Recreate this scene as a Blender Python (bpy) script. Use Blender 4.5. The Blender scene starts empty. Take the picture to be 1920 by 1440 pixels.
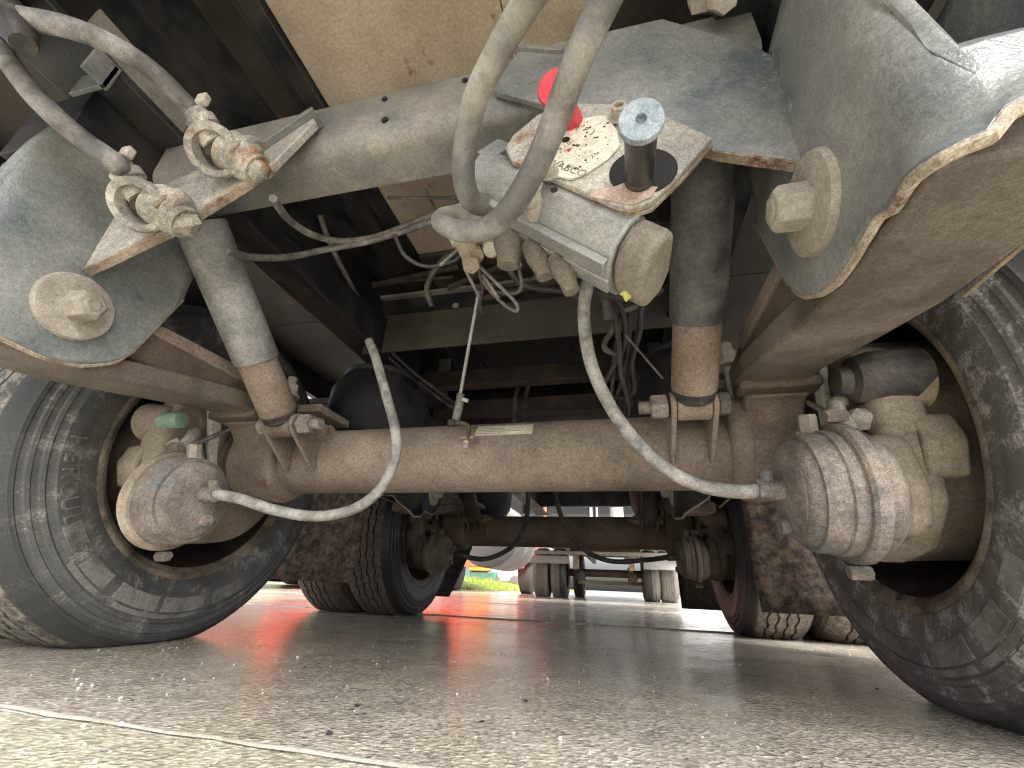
import bpy, bmesh, math, random
import numpy as np
from mathutils import Vector, Matrix
random.seed(7)
C = bpy.context.scene.collection
SC = bpy.context.scene
R = math.radians

# ---------------------------------------------------------------- camera
CAM = Vector((0.26998, 0.0, 0.140907))
c_r = Vector((0.97320223, 0.22662254, 0.03898266))
c_u = Vector((0.06317915, -0.4265195, 0.90226909))
c_f = Vector((-0.22110138, 0.8756274, 0.42940755))
cam = bpy.data.objects.new('camera', bpy.data.cameras.new('camera'))
C.objects.link(cam)
m = Matrix((c_r, c_u, -c_f)).transposed().to_4x4()
m.translation = CAM
cam.matrix_world = m
cam.data.sensor_width = 36; cam.data.lens = 36 * 798.911 / 1920
cam.data.clip_start = 0.01; cam.data.clip_end = 600
SC.camera = cam

# ---------------------------------------------------------------- light
SUN_EL, SUN_AZ = 46, 142        # high veiled sun behind and to the right of the camera
world = bpy.data.worlds.new('World'); SC.world = world; world.use_nodes = True
wn = world.node_tree; wn.nodes.clear()
sky = wn.nodes.new('ShaderNodeTexSky'); sky.sky_type = 'NISHITA'; sky.sun_disc = False
sky.sun_elevation = R(SUN_EL); sky.sun_rotation = R(SUN_AZ)
sky.air_density = 1.0; sky.dust_density = 6.0; sky.ozone_density = 1.0
hs = wn.nodes.new('ShaderNodeHueSaturation'); hs.inputs['Saturation'].default_value = 0.38; hs.inputs['Value'].default_value = 1.0
bg = wn.nodes.new('ShaderNodeBackground'); bg.inputs['Strength'].default_value = 0.15
wo = wn.nodes.new('ShaderNodeOutputWorld')
wn.links.new(sky.outputs[0], hs.inputs['Color']); wn.links.new(hs.outputs[0], bg.inputs[0]); wn.links.new(bg.outputs[0], wo.inputs[0])
sl = bpy.data.lights.new('sun', 'SUN'); sl.energy = 1.5; sl.angle = R(20); sl.color = (1, .985, .955)
sun = bpy.data.objects.new('sun', sl); C.objects.link(sun)
az, el = R(SUN_AZ), R(SUN_EL)
sun.rotation_euler = Vector((math.sin(az) * math.cos(el), math.cos(az) * math.cos(el), math.sin(el))).to_track_quat('Z', 'Y').to_euler()
SC.view_settings.view_transform = 'Standard'; SC.view_settings.look = 'None'
SC.view_settings.exposure = 1.8; SC.view_settings.gamma = 1
SC.render.engine = 'CYCLES'; SC.cycles.filter_width = 1.15
SC.cycles.max_bounces = 8; SC.cycles.diffuse_bounces = 5; SC.cycles.glossy_bounces = 4

# ---------------------------------------------------------------- materials
def nodes(name):
    m = bpy.data.materials.new(name); m.use_nodes = True
    nt = m.node_tree; b = nt.nodes['Principled BSDF']
    tc = nt.nodes.new('ShaderNodeTexCoord')
    return m, nt, b, tc
def noise(nt, src, scale, detail=4, rough=.6, vec_scale=None):
    n = nt.nodes.new('ShaderNodeTexNoise'); n.inputs['Scale'].default_value = scale
    n.inputs['Detail'].default_value = detail; n.inputs['Roughness'].default_value = rough
    if vec_scale:
        mp = nt.nodes.new('ShaderNodeMapping'); mp.inputs['Scale'].default_value = vec_scale
        nt.links.new(src, mp.inputs[0]); src = mp.outputs[0]
    nt.links.new(src, n.inputs['Vector']); return n.outputs['Fac']
def ramp(nt, fac, a, b, ca=(0, 0, 0, 1), cb=(1, 1, 1, 1)):
    r = nt.nodes.new('ShaderNodeValToRGB'); r.color_ramp.elements[0].position = a; r.color_ramp.elements[1].position = b
    r.color_ramp.elements[0].color = ca; r.color_ramp.elements[1].color = cb
    nt.links.new(fac, r.inputs[0]); return r.outputs[0]
def mix(nt, fac, a, b, mode='MIX'):
    n = nt.nodes.new('ShaderNodeMix'); n.data_type = 'RGBA'; n.blend_type = mode
    for i, v in ((0, fac), (6, a), (7, b)):
        if hasattr(v, 'links'): nt.links.new(v, n.inputs[i])
        elif isinstance(v, (int, float)): n.inputs[i].default_value = v
        else: n.inputs[i].default_value = tuple(v) + ((1,) if len(v) == 3 else ())
    return n.outputs[2]
def bump(nt, b, h, strength=.3, dist=.002, prev=None):
    n = nt.nodes.new('ShaderNodeBump'); n.inputs['Strength'].default_value = strength; n.inputs['Distance'].default_value = dist
    nt.links.new(h, n.inputs['Height'])
    if prev: nt.links.new(prev, n.inputs['Normal'])
    nt.links.new(n.outputs[0], b.inputs['Normal']); return n.outputs[0]

def dirty(name, base, dust, cover=.5, rough=.6, metal=0.0, rust=None, rust_at=.62, grain=1.0, patch=9, dust_rough=.9, bdist=.0012, spec=.5, soft=0):
    """paint or metal under an uneven coat of road dust"""
    m, nt, b, tc = nodes(name); O = tc.outputs['Object']
    n1 = noise(nt, O, patch, 6, .65); n2 = noise(nt, O, 160, 3, .7); n3 = noise(nt, O, 620, 2, .6); n4 = noise(nt, O, patch * .45, 3, .5)
    cov = ramp(nt, n1, .62 - cover * .45 - soft, .80 - cover * .35 + soft)
    col = mix(nt, cov, base, dust)
    if rust:
        rm = ramp(nt, noise(nt, O, 14, 8, .7), rust_at, rust_at + .07)
        col = mix(nt, rm, col, rust)
    g = ramp(nt, n2, .3, .7, (1 - .24 * grain,) * 3 + (1,), (1 + .22 * grain,) * 3 + (1,))
    col = mix(nt, 1.0, col, g, 'MULTIPLY')
    g3 = ramp(nt, n3, .35, .65, (1 - .22 * grain,) * 3 + (1,), (1 + .25 * grain,) * 3 + (1,))
    col = mix(nt, 1.0, col, g3, 'MULTIPLY')
    g4 = ramp(nt, n4, .3, .7, (.82, .80, .77, 1), (1.15, 1.15, 1.16, 1))
    col = mix(nt, 1.0, col, g4, 'MULTIPLY')
    nt.links.new(col, b.inputs['Base Color'])
    rr = ramp(nt, cov, 0, 1, (rough,) * 3 + (1,), (dust_rough,) * 3 + (1,)); nt.links.new(rr, b.inputs['Roughness'])
    b.inputs['Metallic'].default_value = metal; b.inputs['Specular IOR Level'].default_value = spec
    p = bump(nt, b, n2, .5, bdist); bump(nt, b, n3, .5, bdist * .5, p)
    return m
ARM = dirty('dark_brown_arm', (.080, .060, .046), (.150, .120, .092), .5, .6, 0, (.13, .07, .04), .60, 1.1)
LEAF = dirty('grey_brown_leaf', (.095, .080, .064), (.165, .145, .118), .5, .6, 0, (.13, .07, .04), .64, 1.1)
MUD = dirty('dusty_axle_steel', (.155, .122, .097), (.26, .215, .172), .62, .75, 0, (.17, .095, .06), .60, 1.1)
MUDP = dirty('dusty_chamber_cast', (.115, .102, .092), (.255, .222, .19), .52, .7, 0, (.13, .135, .13), .55, 1.4, patch=13)
TANM = dirty('tan_caked_cast', (.20, .168, .128), (.34, .295, .23), .55, .85, 0, (.17, .13, .10), .62, 1.0)
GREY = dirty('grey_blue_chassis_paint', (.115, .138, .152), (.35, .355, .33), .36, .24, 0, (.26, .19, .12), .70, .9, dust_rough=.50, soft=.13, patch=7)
GREYD = dirty('dusted_grey_paint', (.115, .125, .125), (.30, .275, .235), .44, .28, 0, (.28, .20, .12), .68, .9, dust_rough=.60, soft=.08)
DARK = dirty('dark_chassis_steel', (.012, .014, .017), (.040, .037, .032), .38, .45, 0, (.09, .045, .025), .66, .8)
DARKB = dirty('brown_dark_steel', (.036, .029, .024), (.085, .067, .053), .4, .6, 0, (.14, .06, .03), .58, 1.0)
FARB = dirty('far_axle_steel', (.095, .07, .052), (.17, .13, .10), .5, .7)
RUST = dirty('rusty_edge', (.17, .125, .09), (.36, .31, .24), .55, .85, 0, (.13, .06, .035), .58, 1.3, patch=16)
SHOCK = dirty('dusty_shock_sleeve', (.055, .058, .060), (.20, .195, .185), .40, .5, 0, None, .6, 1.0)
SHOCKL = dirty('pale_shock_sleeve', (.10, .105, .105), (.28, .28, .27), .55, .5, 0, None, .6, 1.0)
ROD = dirty('brown_shock_tube', (.18, .138, .105), (.27, .22, .172), .5, .8, 0, (.14, .09, .07), .6, 1.2)
BOLT = dirty('dusty_bolt', (.25, .225, .19), (.42, .39, .335), .6, .8, 0, (.25, .20, .15), .66, .8)
ALU = dirty('dusty_aluminium', (.27, .29, .285), (.40, .395, .365), .45, .4, .35, (.30, .26, .2), .7, .8, dust_rough=.7)
CAST = dirty('crusted_casting', (.27, .265, .245), (.50, .485, .435), .5, .6, 0, (.30, .19, .11), .60, 1.2)
HOSE = dirty('dusty_grey_hose', (.095, .094, .092), (.32, .31, .29), .50, .5, 0, None, .6, .8, patch=16)
HOSEL = dirty('pale_dusty_hose', (.115, .115, .11), (.46, .44, .39), .50, .5, 0, None, .6, .55, patch=5.5)
HOSEM = dirty('mottled_brake_hose', (.15, .15, .147), (.37, .365, .335), .52, .5, 0, None, .6, .9, patch=30)
HOSED = dirty('dark_hose', (.03, .028, .027), (.11, .10, .09), .35, .45, 0, None, .6, .8, patch=20)
CABLE = dirty('grey_cable', (.075, .073, .07), (.24, .23, .21), .5, .6, 0, None, .6, .8, patch=20)
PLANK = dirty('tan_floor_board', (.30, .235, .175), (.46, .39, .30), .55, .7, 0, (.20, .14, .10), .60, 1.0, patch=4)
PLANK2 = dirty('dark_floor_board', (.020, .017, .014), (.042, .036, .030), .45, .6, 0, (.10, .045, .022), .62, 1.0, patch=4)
BLACKK = dirty('black_plastic', (.025, .025, .027), (.10, .095, .088), .40, .35, 0, None, .6, .7)
KNOBTOP = dirty('worn_pale_knob_top', (.13, .165, .20), (.26, .30, .335), .6, .35, 0, (.06, .065, .07), .64, .8, patch=40)
REDP = dirty('red_plastic', (.60, .03, .05), (.72, .13, .13), .35, .38, 0, None, .6, .25)
PLATE = dirty('scuffed_cream_plate', (.62, .60, .50), (.78, .76, .66), .6, .45, 0, (.25, .22, .17), .66, .9, patch=60)
STICK = dirty('yellowed_sticker', (.50, .45, .34), (.62, .57, .44), .6, .6, 0, (.30, .25, .18), .64, .6, patch=50)
CRUD = dirty('grimy_coupling_cast', (.15, .142, .125), (.40, .38, .33), .46, .65, 0, (.24, .14, .075), .58, 1.4, patch=26)
GREEN = dirty('green_plastic_cap', (.20, .32, .24), (.36, .44, .36), .5, .5, 0, None, .6, .6)
AIRB = dirty('black_air_bellows', (.012, .013, .015), (.035, .036, .037), .4, .5, 0, None, .6, .5)
WHITEM = dirty('white_pipe_and_slit', (.40, .40, .39), (.52, .50, .46), .4, .5, 0, None, .6, .4)  # pale pipe colour, also painted for slits of light
ORANGE = dirty('orange_red_lorry_paint', (.80, .13, .07), (.76, .18, .11), .3, .35, 0, None, .6, .1)
RUBB = dirty('muddy_rubber', (.035, .033, .032), (.16, .14, .12), .5, .7, 0, None, .6, 1.2, patch=6)
INKD = dirty('faded_print', (.16, .15, .13), (.30, .28, .24), .5, .6)
INKR = dirty('red_print', (.5, .05, .08), (.5, .1, .1), .3, .6)
VOID = dirty('black_recess_shade', (.008, .008, .008), (.012, .012, .012), .4, .8)  # flat near-black painted for the shade in holes and gaps

def tyre_mat(name, base, dust, a, c, pale, tread):
    m, nt, b, tc = nodes(name); O = tc.outputs['Object']
    # angle and radius about the hub, so that dust lies in arcs and radial licks
    sp = nt.nodes.new('ShaderNodeSeparateXYZ'); nt.links.new(O, sp.inputs[0])
    def mth(op, x, y=None):
        n = nt.nodes.new('ShaderNodeMath'); n.operation = op
        for i, v in enumerate((x, y)):
            if v is None: continue
            if hasattr(v, 'links'): nt.links.new(v, n.inputs[i])
            else: n.inputs[i].default_value = v
        return n.outputs[0]
    Y, Z, X = sp.outputs['Y'], sp.outputs['Z'], sp.outputs['X']
    rad = mth('SQRT', mth('ADD', mth('MULTIPLY', Y, Y), mth('MULTIPLY', Z, Z)))
    ry, rz = mth('DIVIDE', Y, rad), mth('DIVIDE', Z, rad)
    def comb(kx, ka, kr):
        cb = nt.nodes.new('ShaderNodeCombineXYZ')
        nt.links.new(mth('MULTIPLY', ry, ka), cb.inputs[0]); nt.links.new(mth('MULTIPLY', rz, ka), cb.inputs[1])
        nt.links.new(mth('ADD', mth('MULTIPLY', rad, kr), mth('MULTIPLY', X, kx)), cb.inputs[2]); return cb.outputs[0]
    licks = noise(nt, comb(20, 9, 22), 1.0, 7, .68)
    arcs = noise(nt, comb(30, 1.2, 60), 1.0, 3, .6)
    fine = noise(nt, O, 240, 4, .7); big = noise(nt, O, 5, 4, .6)
    s1 = ramp(nt, licks, a, c); s2 = ramp(nt, arcs, .35, .8); s3 = ramp(nt, big, .3, .7)
    cov = mix(nt, 1.0, mix(nt, .45, s1, s3), mix(nt, .35, (1, 1, 1), s2), 'MULTIPLY')
    col = mix(nt, cov, base, dust)
    col = mix(nt, ramp(nt, mix(nt, .5, s1, fine), .55, .72), col, pale)
    shoulder = ramp(nt, mth('ABSOLUTE', X), .7475, .7505)
    dk = ramp(nt, rad, .372, .386)
    col = mix(nt, mix(nt, .78, (0, 0, 0), dk), col, tuple(c * .55 for c in base))
    tc2 = mix(nt, ramp(nt, noise(nt, O, 60, 5, .7), .42, .62), tread[0], tread[1])
    col = mix(nt, shoulder, col, tc2)
    g = ramp(nt, fine, .3, .7, (.7, .7, .7, 1), (1.25, 1.25, 1.25, 1)); col = mix(nt, 1.0, col, g, 'MULTIPLY')
    nt.links.new(col, b.inputs['Base Color'])
    nt.links.new(ramp(nt, cov, 0, 1, (.42,) * 3 + (1,), (.85,) * 3 + (1,)), b.inputs['Roughness'])
    p = bump(nt, b, fine, .5, .0014); bump(nt, b, licks, .4, .003, p)
    return m
TY_RAISE = dirty('raised_rubber', (.075, .077, .076), (.21, .212, .20), .6, .6, 0, None, .6, 1.1, patch=18)
TY_L = tyre_mat('grey_worn_tyre', (.050, .053, .055), (.17, .172, .165), .32, .70, (.25, .25, .235), ((.06, .055, .05), (.26, .245, .21)))
TY_R = tyre_mat('dust_streaked_tyre', (.072, .070, .070), (.225, .218, .208), .30, .66, (.38, .37, .355), ((.05, .045, .045), (.17, .155, .15)))
TY_B = tyre_mat('rear_tyre', (.028, .027, .027), (.10, .095, .09), .45, .7, (.16, .15, .14), ((.07, .058, .048), (.20, .165, .135)))
TY_F = tyre_mat('pale_far_tyre', (.06, .056, .052), (.12, .115, .105), .4, .7, (.18, .17, .16), ((.13, .123, .11), (.23, .215, .19)))
RIM = dirty('dusty_rim', (.10, .085, .07), (.27, .235, .185), .50, .55, .3, (.10, .06, .04), .60, 1.0, patch=22)
RIMB = dirty('dark_rim_well', (.02, .016, .014), (.055, .042, .035), .4, .6, .2, None, .6, .8)

# wet concrete
def concrete(name, base, wet_lo, wet_hi, speck, dry):
    m, nt, b, tc = nodes(name); O = tc.outputs['Object']
    big = noise(nt, O, 1.3, 5, .6); mid = noise(nt, O, 14, 5, .65); fine = noise(nt, O, 130, 4, .7)
    vo = nt.nodes.new('ShaderNodeTexVoronoi'); vo.inputs['Scale'].default_value = 75; nt.links.new(O, vo.inputs['Vector'])
    vo2 = nt.nodes.new('ShaderNodeTexVoronoi'); vo2.inputs['Scale'].default_value = 165; nt.links.new(O, vo2.inputs['Vector'])
    col = mix(nt, ramp(nt, big, .3, .7), tuple(c * .80 for c in base), tuple(c * 1.12 for c in base))
    col = mix(nt, 1.0, col, ramp(nt, mid, .3, .7, (.78, .77, .76, 1), (1.2, 1.2, 1.18, 1)), 'MULTIPLY')
    sepc = nt.nodes.new('ShaderNodeSeparateColor'); nt.links.new(vo.outputs['Color'], sepc.inputs[0])
    st = mix(nt, 1.0, ramp(nt, vo.outputs['Distance'], .22, .40, (1, 1, 1, 1), (0, 0, 0, 1)), ramp(nt, sepc.outputs[0], .72, .78), 'MULTIPLY')
    col = mix(nt, st, col, speck)
    sepc2 = nt.nodes.new('ShaderNodeSeparateColor'); nt.links.new(vo2.outputs['Color'], sepc2.inputs[0])
    col = mix(nt, 1.0, col, ramp(nt, sepc2.outputs[1], 0, 1, (.68, .67, .66, 1), (1.28, 1.27, 1.24, 1)), 'MULTIPLY')
    col = mix(nt, 1.0, col, ramp(nt, fine, .34, .66, (.70, .70, .70, 1), (1.28, 1.27, 1.24, 1)), 'MULTIPLY')
    nt.links.new(col, b.inputs['Base Color'])
    wet = ramp(nt, noise(nt, O, 2.1, 5, .62), .42 + dry, .58 + dry)
    rr = mix(nt, wet, (wet_lo,) * 3, (wet_hi,) * 3); rr = mix(nt, .25, rr, ramp(nt, fine, .3, .7), 'MULTIPLY')
    nt.links.new(rr, b.inputs['Roughness']); b.inputs['Specular IOR Level'].default_value = .5
    h = nt.nodes.new('ShaderNodeMath'); h.operation = 'ADD'; nt.links.new(fine, h.inputs[0]); nt.links.new(vo2.outputs['Distance'], h.inputs[1])
    p = bump(nt, b, h.outputs[0], .6, .0042); bump(nt, b, noise(nt, O, 34, 4, .6), .35, .006, p)
    # film of water over the concrete
    cn = nt.nodes.new('ShaderNodeBump'); cn.inputs['Strength'].default_value = .35; cn.inputs['Distance'].default_value = .003
    nt.links.new(noise(nt, O, 55, 3, .6), cn.inputs['Height']); nt.links.new(cn.outputs[0], b.inputs['Coat Normal'])
    b.inputs['Coat Weight'].default_value = .6 - 1.2 * max(0, wet_lo - .2); b.inputs['Coat Roughness'].default_value = wet_lo * .75; b.inputs['Coat IOR'].default_value = 1.4
    return m
ROAD = concrete('wet_concrete', (.52, .492, .43), .16, .38, (.52, .49, .43), 0)
ROADN = concrete('paler_concrete_slab', (.56, .53, .44), .30, .6, (.5, .48, .42), .0)
JOINT = dirty('tar_joint', (.035, .03, .027), (.06, .052, .045), .4, .5)
def simple(name, col, rough=.6, emit=None, es=1, var=.25, scale=3):
    m, nt, b, tc = nodes(name); O = tc.outputs['Object']
    n = noise(nt, O, scale, 5, .6)
    c = mix(nt, 1.0, col, ramp(nt, n, .3, .7, (1 - var,) * 3 + (1,), (1 + var,) * 3 + (1,)), 'MULTIPLY')
    nt.links.new(c, b.inputs['Base Color']); b.inputs['Roughness'].default_value = rough
    if emit: b.inputs['Emission Color'].default_value = emit + (1,); b.inputs['Emission Strength'].default_value = es
    return m
GRASS = simple('spring_grass', (.20, .25, .035), .7, None, 1, .5, 9)
WALLM = simple('blue_grey_cladding', (.10, .14, .185), .6, None, 1, .2, .6)
TAILL = simple('lit_tail_lamp', (.6, .03, .02), .3, (1, .10, .05), 9)

# ---------------------------------------------------------------- mesh kit
class B:
    """collects verts and faces; mirror s=-1 flips x"""
    def __init__(s, side=1): s.v = []; s.f = []; s.k = side
    def add(s, vs, fs):
        o = len(s.v); s.v += [(x * s.k, y, z) for x, y, z in vs]
        s.f += [tuple(o + i for i in (f if s.k > 0 else f[::-1])) for f in fs]; return s
    def box(s, a, b, rot=None, at=None):
        (x0, y0, z0), (x1, y1, z1) = a, b
        vs = [(x, y, z) for z in (z0, z1) for y in (y0, y1) for x in (x0, x1)]
        if rot is not None:
            c = Vector(at) if at else Vector(((x0 + x1) / 2, (y0 + y1) / 2, (z0 + z1) / 2))
            vs = [tuple(c + rot @ (Vector(v) - c)) for v in vs]
        return s.add(vs, [(0, 2, 3, 1), (4, 5, 7, 6), (0, 1, 5, 4), (2, 6, 7, 3), (0, 4, 6, 2), (1, 3, 7, 5)])
    def ring(s, rings, closed=True, caps=True):
        n = len(rings[0]); vs = [p for r in rings for p in r]; fs = []
        for i in range(len(rings) - 1):
            for j in range(n if closed else n - 1):
                a, b2 = i * n + j, i * n + (j + 1) % n
                fs.append((a, b2, b2 + n, a + n))
        if caps: fs += [tuple(range(n))[::-1], tuple(range((len(rings) - 1) * n, len(rings) * n))]
        return s.add(vs, fs)
    def cyl(s, p, q, r, r2=None, n=24, caps=True):
        return s.lathe(p, q, [(0, r), (1, r if r2 is None else r2)], n, caps, rel=True)
    def lathe(s, p, q, prof, n=32, caps=True, rel=False, phase=0):
        p, q = Vector(p), Vector(q); d = q - p; L = d.length; d.normalize()
        a = d.orthogonal().normalized()
        if abs(d.x) > .9: a = Vector((0, 1, 0)); a = (a - d * a.dot(d)).normalized()
        b2 = d.cross(a); rings = []
        for t, r in prof:
            c = p + d * (t * L if rel else t)
            rings.append([tuple(c + (a * math.cos(x) + b2 * math.sin(x)) * max(r, 1e-5)) for x in [2 * math.pi * j / n + phase for j in range(n)]])
        return s.ring(rings, True, caps)
    def hexa(s, p, q, r, n=6, phase=.2):
        return s.lathe(p, q, [(0, r * .9), (.12, r), (.88, r), (1, r * .88)], n, True, True, phase)
    def prism(s, poly, axis, a, b2):
        """poly in the two other axes, pushed along axis from a to b2"""
        def P(u, w, t): return (t, u, w) if axis == 'x' else (u, t, w) if axis == 'y' else (u, w, t)
        n = len(poly); vs = [P(u, w, a) for u, w in poly] + [P(u, w, b2) for u, w in poly]
        ar = sum(poly[i][0] * poly[(i + 1) % n][1] - poly[(i + 1) % n][0] * poly[i][1] for i in range(n))
        if axis == 'y': ar = -ar
        if (b2 < a): ar = -ar
        fs = [tuple(range(n))[::-1], tuple(range(n, 2 * n))] + [(i, (i + 1) % n, (i + 1) % n + n, i + n) for i in range(n)]
        if ar < 0: fs = [f[::-1] for f in fs]
        return s.add(vs, fs)
    def tube(s, pts, r, n=12, steps=8, radii=None):
        P = [Vector(p) for p in pts]; P = [P[0] * 2 - P[1]] + P + [P[-1] * 2 - P[-2]]
        out, rr = [], []
        rl = radii or [r] * (len(P) - 2)
        for i in range(1, len(P) - 2):
            for k in range(steps + (1 if i == len(P) - 3 else 0)):
                t = k / steps
                out.append(.5 * ((2 * P[i]) + (P[i + 1] - P[i - 1]) * t + (2 * P[i - 1] - 5 * P[i] + 4 * P[i + 1] - P[i + 2]) * t * t + (3 * P[i] - P[i - 1] - 3 * P[i + 1] + P[i + 2]) * t ** 3))
                rr.append(rl[i - 1] * (1 - t) + rl[i] * t)
        d0 = (out[1] - out[0]).normalized(); a = d0.orthogonal().normalized(); rings = []
        for i, c in enumerate(out):
            d = (out[min(i + 1, len(out) - 1)] - out[max(i - 1, 0)]).normalized()
            a = (a - d * a.dot(d)).normalized(); b2 = d.cross(a)
            rings.append([tuple(c + (a * math.cos(x) + b2 * math.sin(x)) * rr[i]) for x in [2 * math.pi * j / n for j in range(n)]])
        return s.ring(rings)
    def lump(s, c, r, amp=.25, n=2, squash=(1, 1, 1)):
        bm = bmesh.new(); bmesh.ops.create_icosphere(bm, subdivisions=n, radius=1)
        ph = random.random() * 9; vs = []
        for v in bm.verts:
            k = 1 + amp * (math.sin(v.co.x * 4 + ph) * math.cos(v.co.y * 5 + ph * 2) + .5 * math.sin(v.co.z * 9 + ph))
            vs.append((c[0] + v.co.x * k * r * squash[0], c[1] + v.co.y * k * r * squash[1], c[2] + v.co.z * k * r * squash[2]))
        fs = [tuple(v.index for v in f.verts) for f in bm.faces]; bm.free(); return s.add(vs, fs)

def obj(name, b, mat, parent=None, bevel=0, smooth=38, label=None, solid=0, seg=2, sub=0):
    me = bpy.data.meshes.new(name); me.from_pydata(b.v, [], b.f)
    bm = bmesh.new(); bm.from_mesh(me); bmesh.ops.recalc_face_normals(bm, faces=bm.faces); bm.to_mesh(me); bm.free()
    me.materials.append(mat); me.polygons.foreach_set('use_smooth', [True] * len(me.polygons)); me.set_sharp_from_angle(angle=R(smooth))
    o = bpy.data.objects.new(name, me); C.objects.link(o)
    if solid: md = o.modifiers.new('solid', 'SOLIDIFY'); md.thickness = solid; md.offset = 0
    if sub: md = o.modifiers.new('sub', 'SUBSURF'); md.levels = md.render_levels = sub
    if bevel: md = o.modifiers.new('bevel', 'BEVEL'); md.width = bevel; md.segments = seg; md.limit_method = 'ANGLE'; md.angle_limit = R(35); md.use_clamp_overlap = True
    if parent is not None:
        o.parent = parent
        if parent.type == 'EMPTY': o.location = -parent.location
    if label: o['label'] = label
    return o
def thing(name, label, cat, loc=(0, 0, 0), group=None):
    o = bpy.data.objects.new(name, None); C.objects.link(o); o.location = loc
    o['label'] = label; o['category'] = cat; o.empty_display_size = .05
    if group: o['group'] = group
    return o
def tag(o, label, cat, group=None):
    o['label'] = label; o['category'] = cat
    if group: o['group'] = group
    return o
def copy_tree(o, parent=None):
    c = o.copy(); C.objects.link(c); c.parent = parent
    for ch in list(o.children): copy_tree(ch, c)
    return c
def text_mesh(name, body, size, mat, parent, mw, depth=.0006, label=None):
    cu = bpy.data.curves.new(name, 'FONT'); cu.body = body; cu.size = size; cu.extrude = depth; cu.align_x = 'CENTER'; cu.align_y = 'CENTER'
    t = bpy.data.objects.new(name, cu); C.objects.link(t)
    dg = bpy.context.evaluated_depsgraph_get(); me = bpy.data.meshes.new_from_object(t.evaluated_get(dg))
    bpy.data.objects.remove(t); me.transform(mw); me.materials.clear(); me.materials.append(mat)
    o = bpy.data.objects.new(name, me); C.objects.link(o)
    if parent is not None:
        o.parent = parent
        if parent.type == 'EMPTY': o.location = -parent.location
    return o
def frame(o, x, z):
    """matrix with text x axis along x, facing z"""
    x = Vector(x).normalized(); z = Vector(z).normalized(); y = z.cross(x).normalized(); x = y.cross(z)
    m = Matrix((x, y, z)).transposed().to_4x4(); m.translation = Vector(o); return m

def W(px, py, x=None, y=None, z=None, d=None):
    v = c_f * 798.911 + c_r * (px - 960) - c_u * (py - 720)
    k = (x - CAM.x) / v.x if x is not None else (y - CAM.y) / v.y if y is not None else (z - CAM.z) / v.z if z is not None else d / 798.911
    p = CAM + v * k; return (round(p.x, 4), round(p.y, 4), round(p.z, 4))

# ================================================================ SETTING
def struct(o): o['kind'] = 'structure'; return o
ground = struct(obj('ground', B().add([(-300, -60, -.012), (300, -60, -.012), (300, 500, -.012), (-300, 500, -.012)], [(0, 1, 2, 3)]), ROAD))
road = bpy.data.objects.new('road', None); C.objects.link(road); struct(road)
ys = [-8.55, -6.75, -4.95, -3.15, -1.36, .43, 2.21, 4.02, 5.82, 7.62, 9.42, 11.22, 13.0]
xs = [-12.2, -7.7, -3.2, 3.0, 7.5, 12]
for i in range(len(ys) - 1):
    for j in range(len(xs) - 1):
        g = .007; up = .0045 if i >= 6 else 0; up += .003 if i >= 7 else 0
        y0_ = ys[i] + (.014 if i == 6 else g) * (1 if i != 5 else .1); y1_ = ys[i + 1] - g * (1 if i != 4 else .1)
        b = B().box((xs[j] + g, y0_, -.01), (xs[j + 1] - g, y1_, up))
        obj('concrete_slab', b, ROADN if i == 4 else ROAD, road, bevel=.004)
obj('joint_filler', B().add([(-12.5, -9, -.006), (12.5, -9, -.006), (12.5, 13.3, -.006), (-12.5, 13.3, -.006)], [(0, 1, 2, 3)]), JOINT, road)
# pale mortar ridge along the near joint
b = B(); n = 60; top = []
for i in range(n):
    x = -2.2 + 3.0 * i / (n - 1); w = .0035 + .0035 * random.random(); yy = .432 - .004 * x + random.uniform(-.003, .003)
    top.append((x, yy, w))
b.ring([[(x, y - w, .0005), (x, y - w * .3, .0018), (x, y + w * .5, .0018), (x, y + w, .0005)] for x, y, w in top], True, True)
obj('joint_ridge', b, dirty('pale_joint_mortar', (.38, .355, .30), (.50, .475, .405), .5, .7, patch=24), road)
# loose chippings
b = B()
for i in range(900):
    yy = .25 + random.random() ** 1.8 * 5.5; x = .27 + random.uniform(-1.1, 1.1) * (yy + .2)
    r = random.choice([.0010, .0013, .0016, .002, .0026]) * random.uniform(.7, 1.2)
    b.lump((x, yy, r * .5), r, .3, 1, (1, 1, .7))
pb = obj('loose_chippings', b, simple('chipping', (.55, .53, .48), .6)); pb['kind'] = 'stuff'
b = B()
for i in range(60):
    yy = .4 + random.random() * 3.2; x = .1 + random.uniform(-1, 1) * (yy)
    b.lump((x, yy, .002), random.choice([.0015, .002, .003]), .4, 1, (1.4, 1, .6))
pb = obj('dark_grit', b, JOINT); pb['kind'] = 'stuff'

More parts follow.
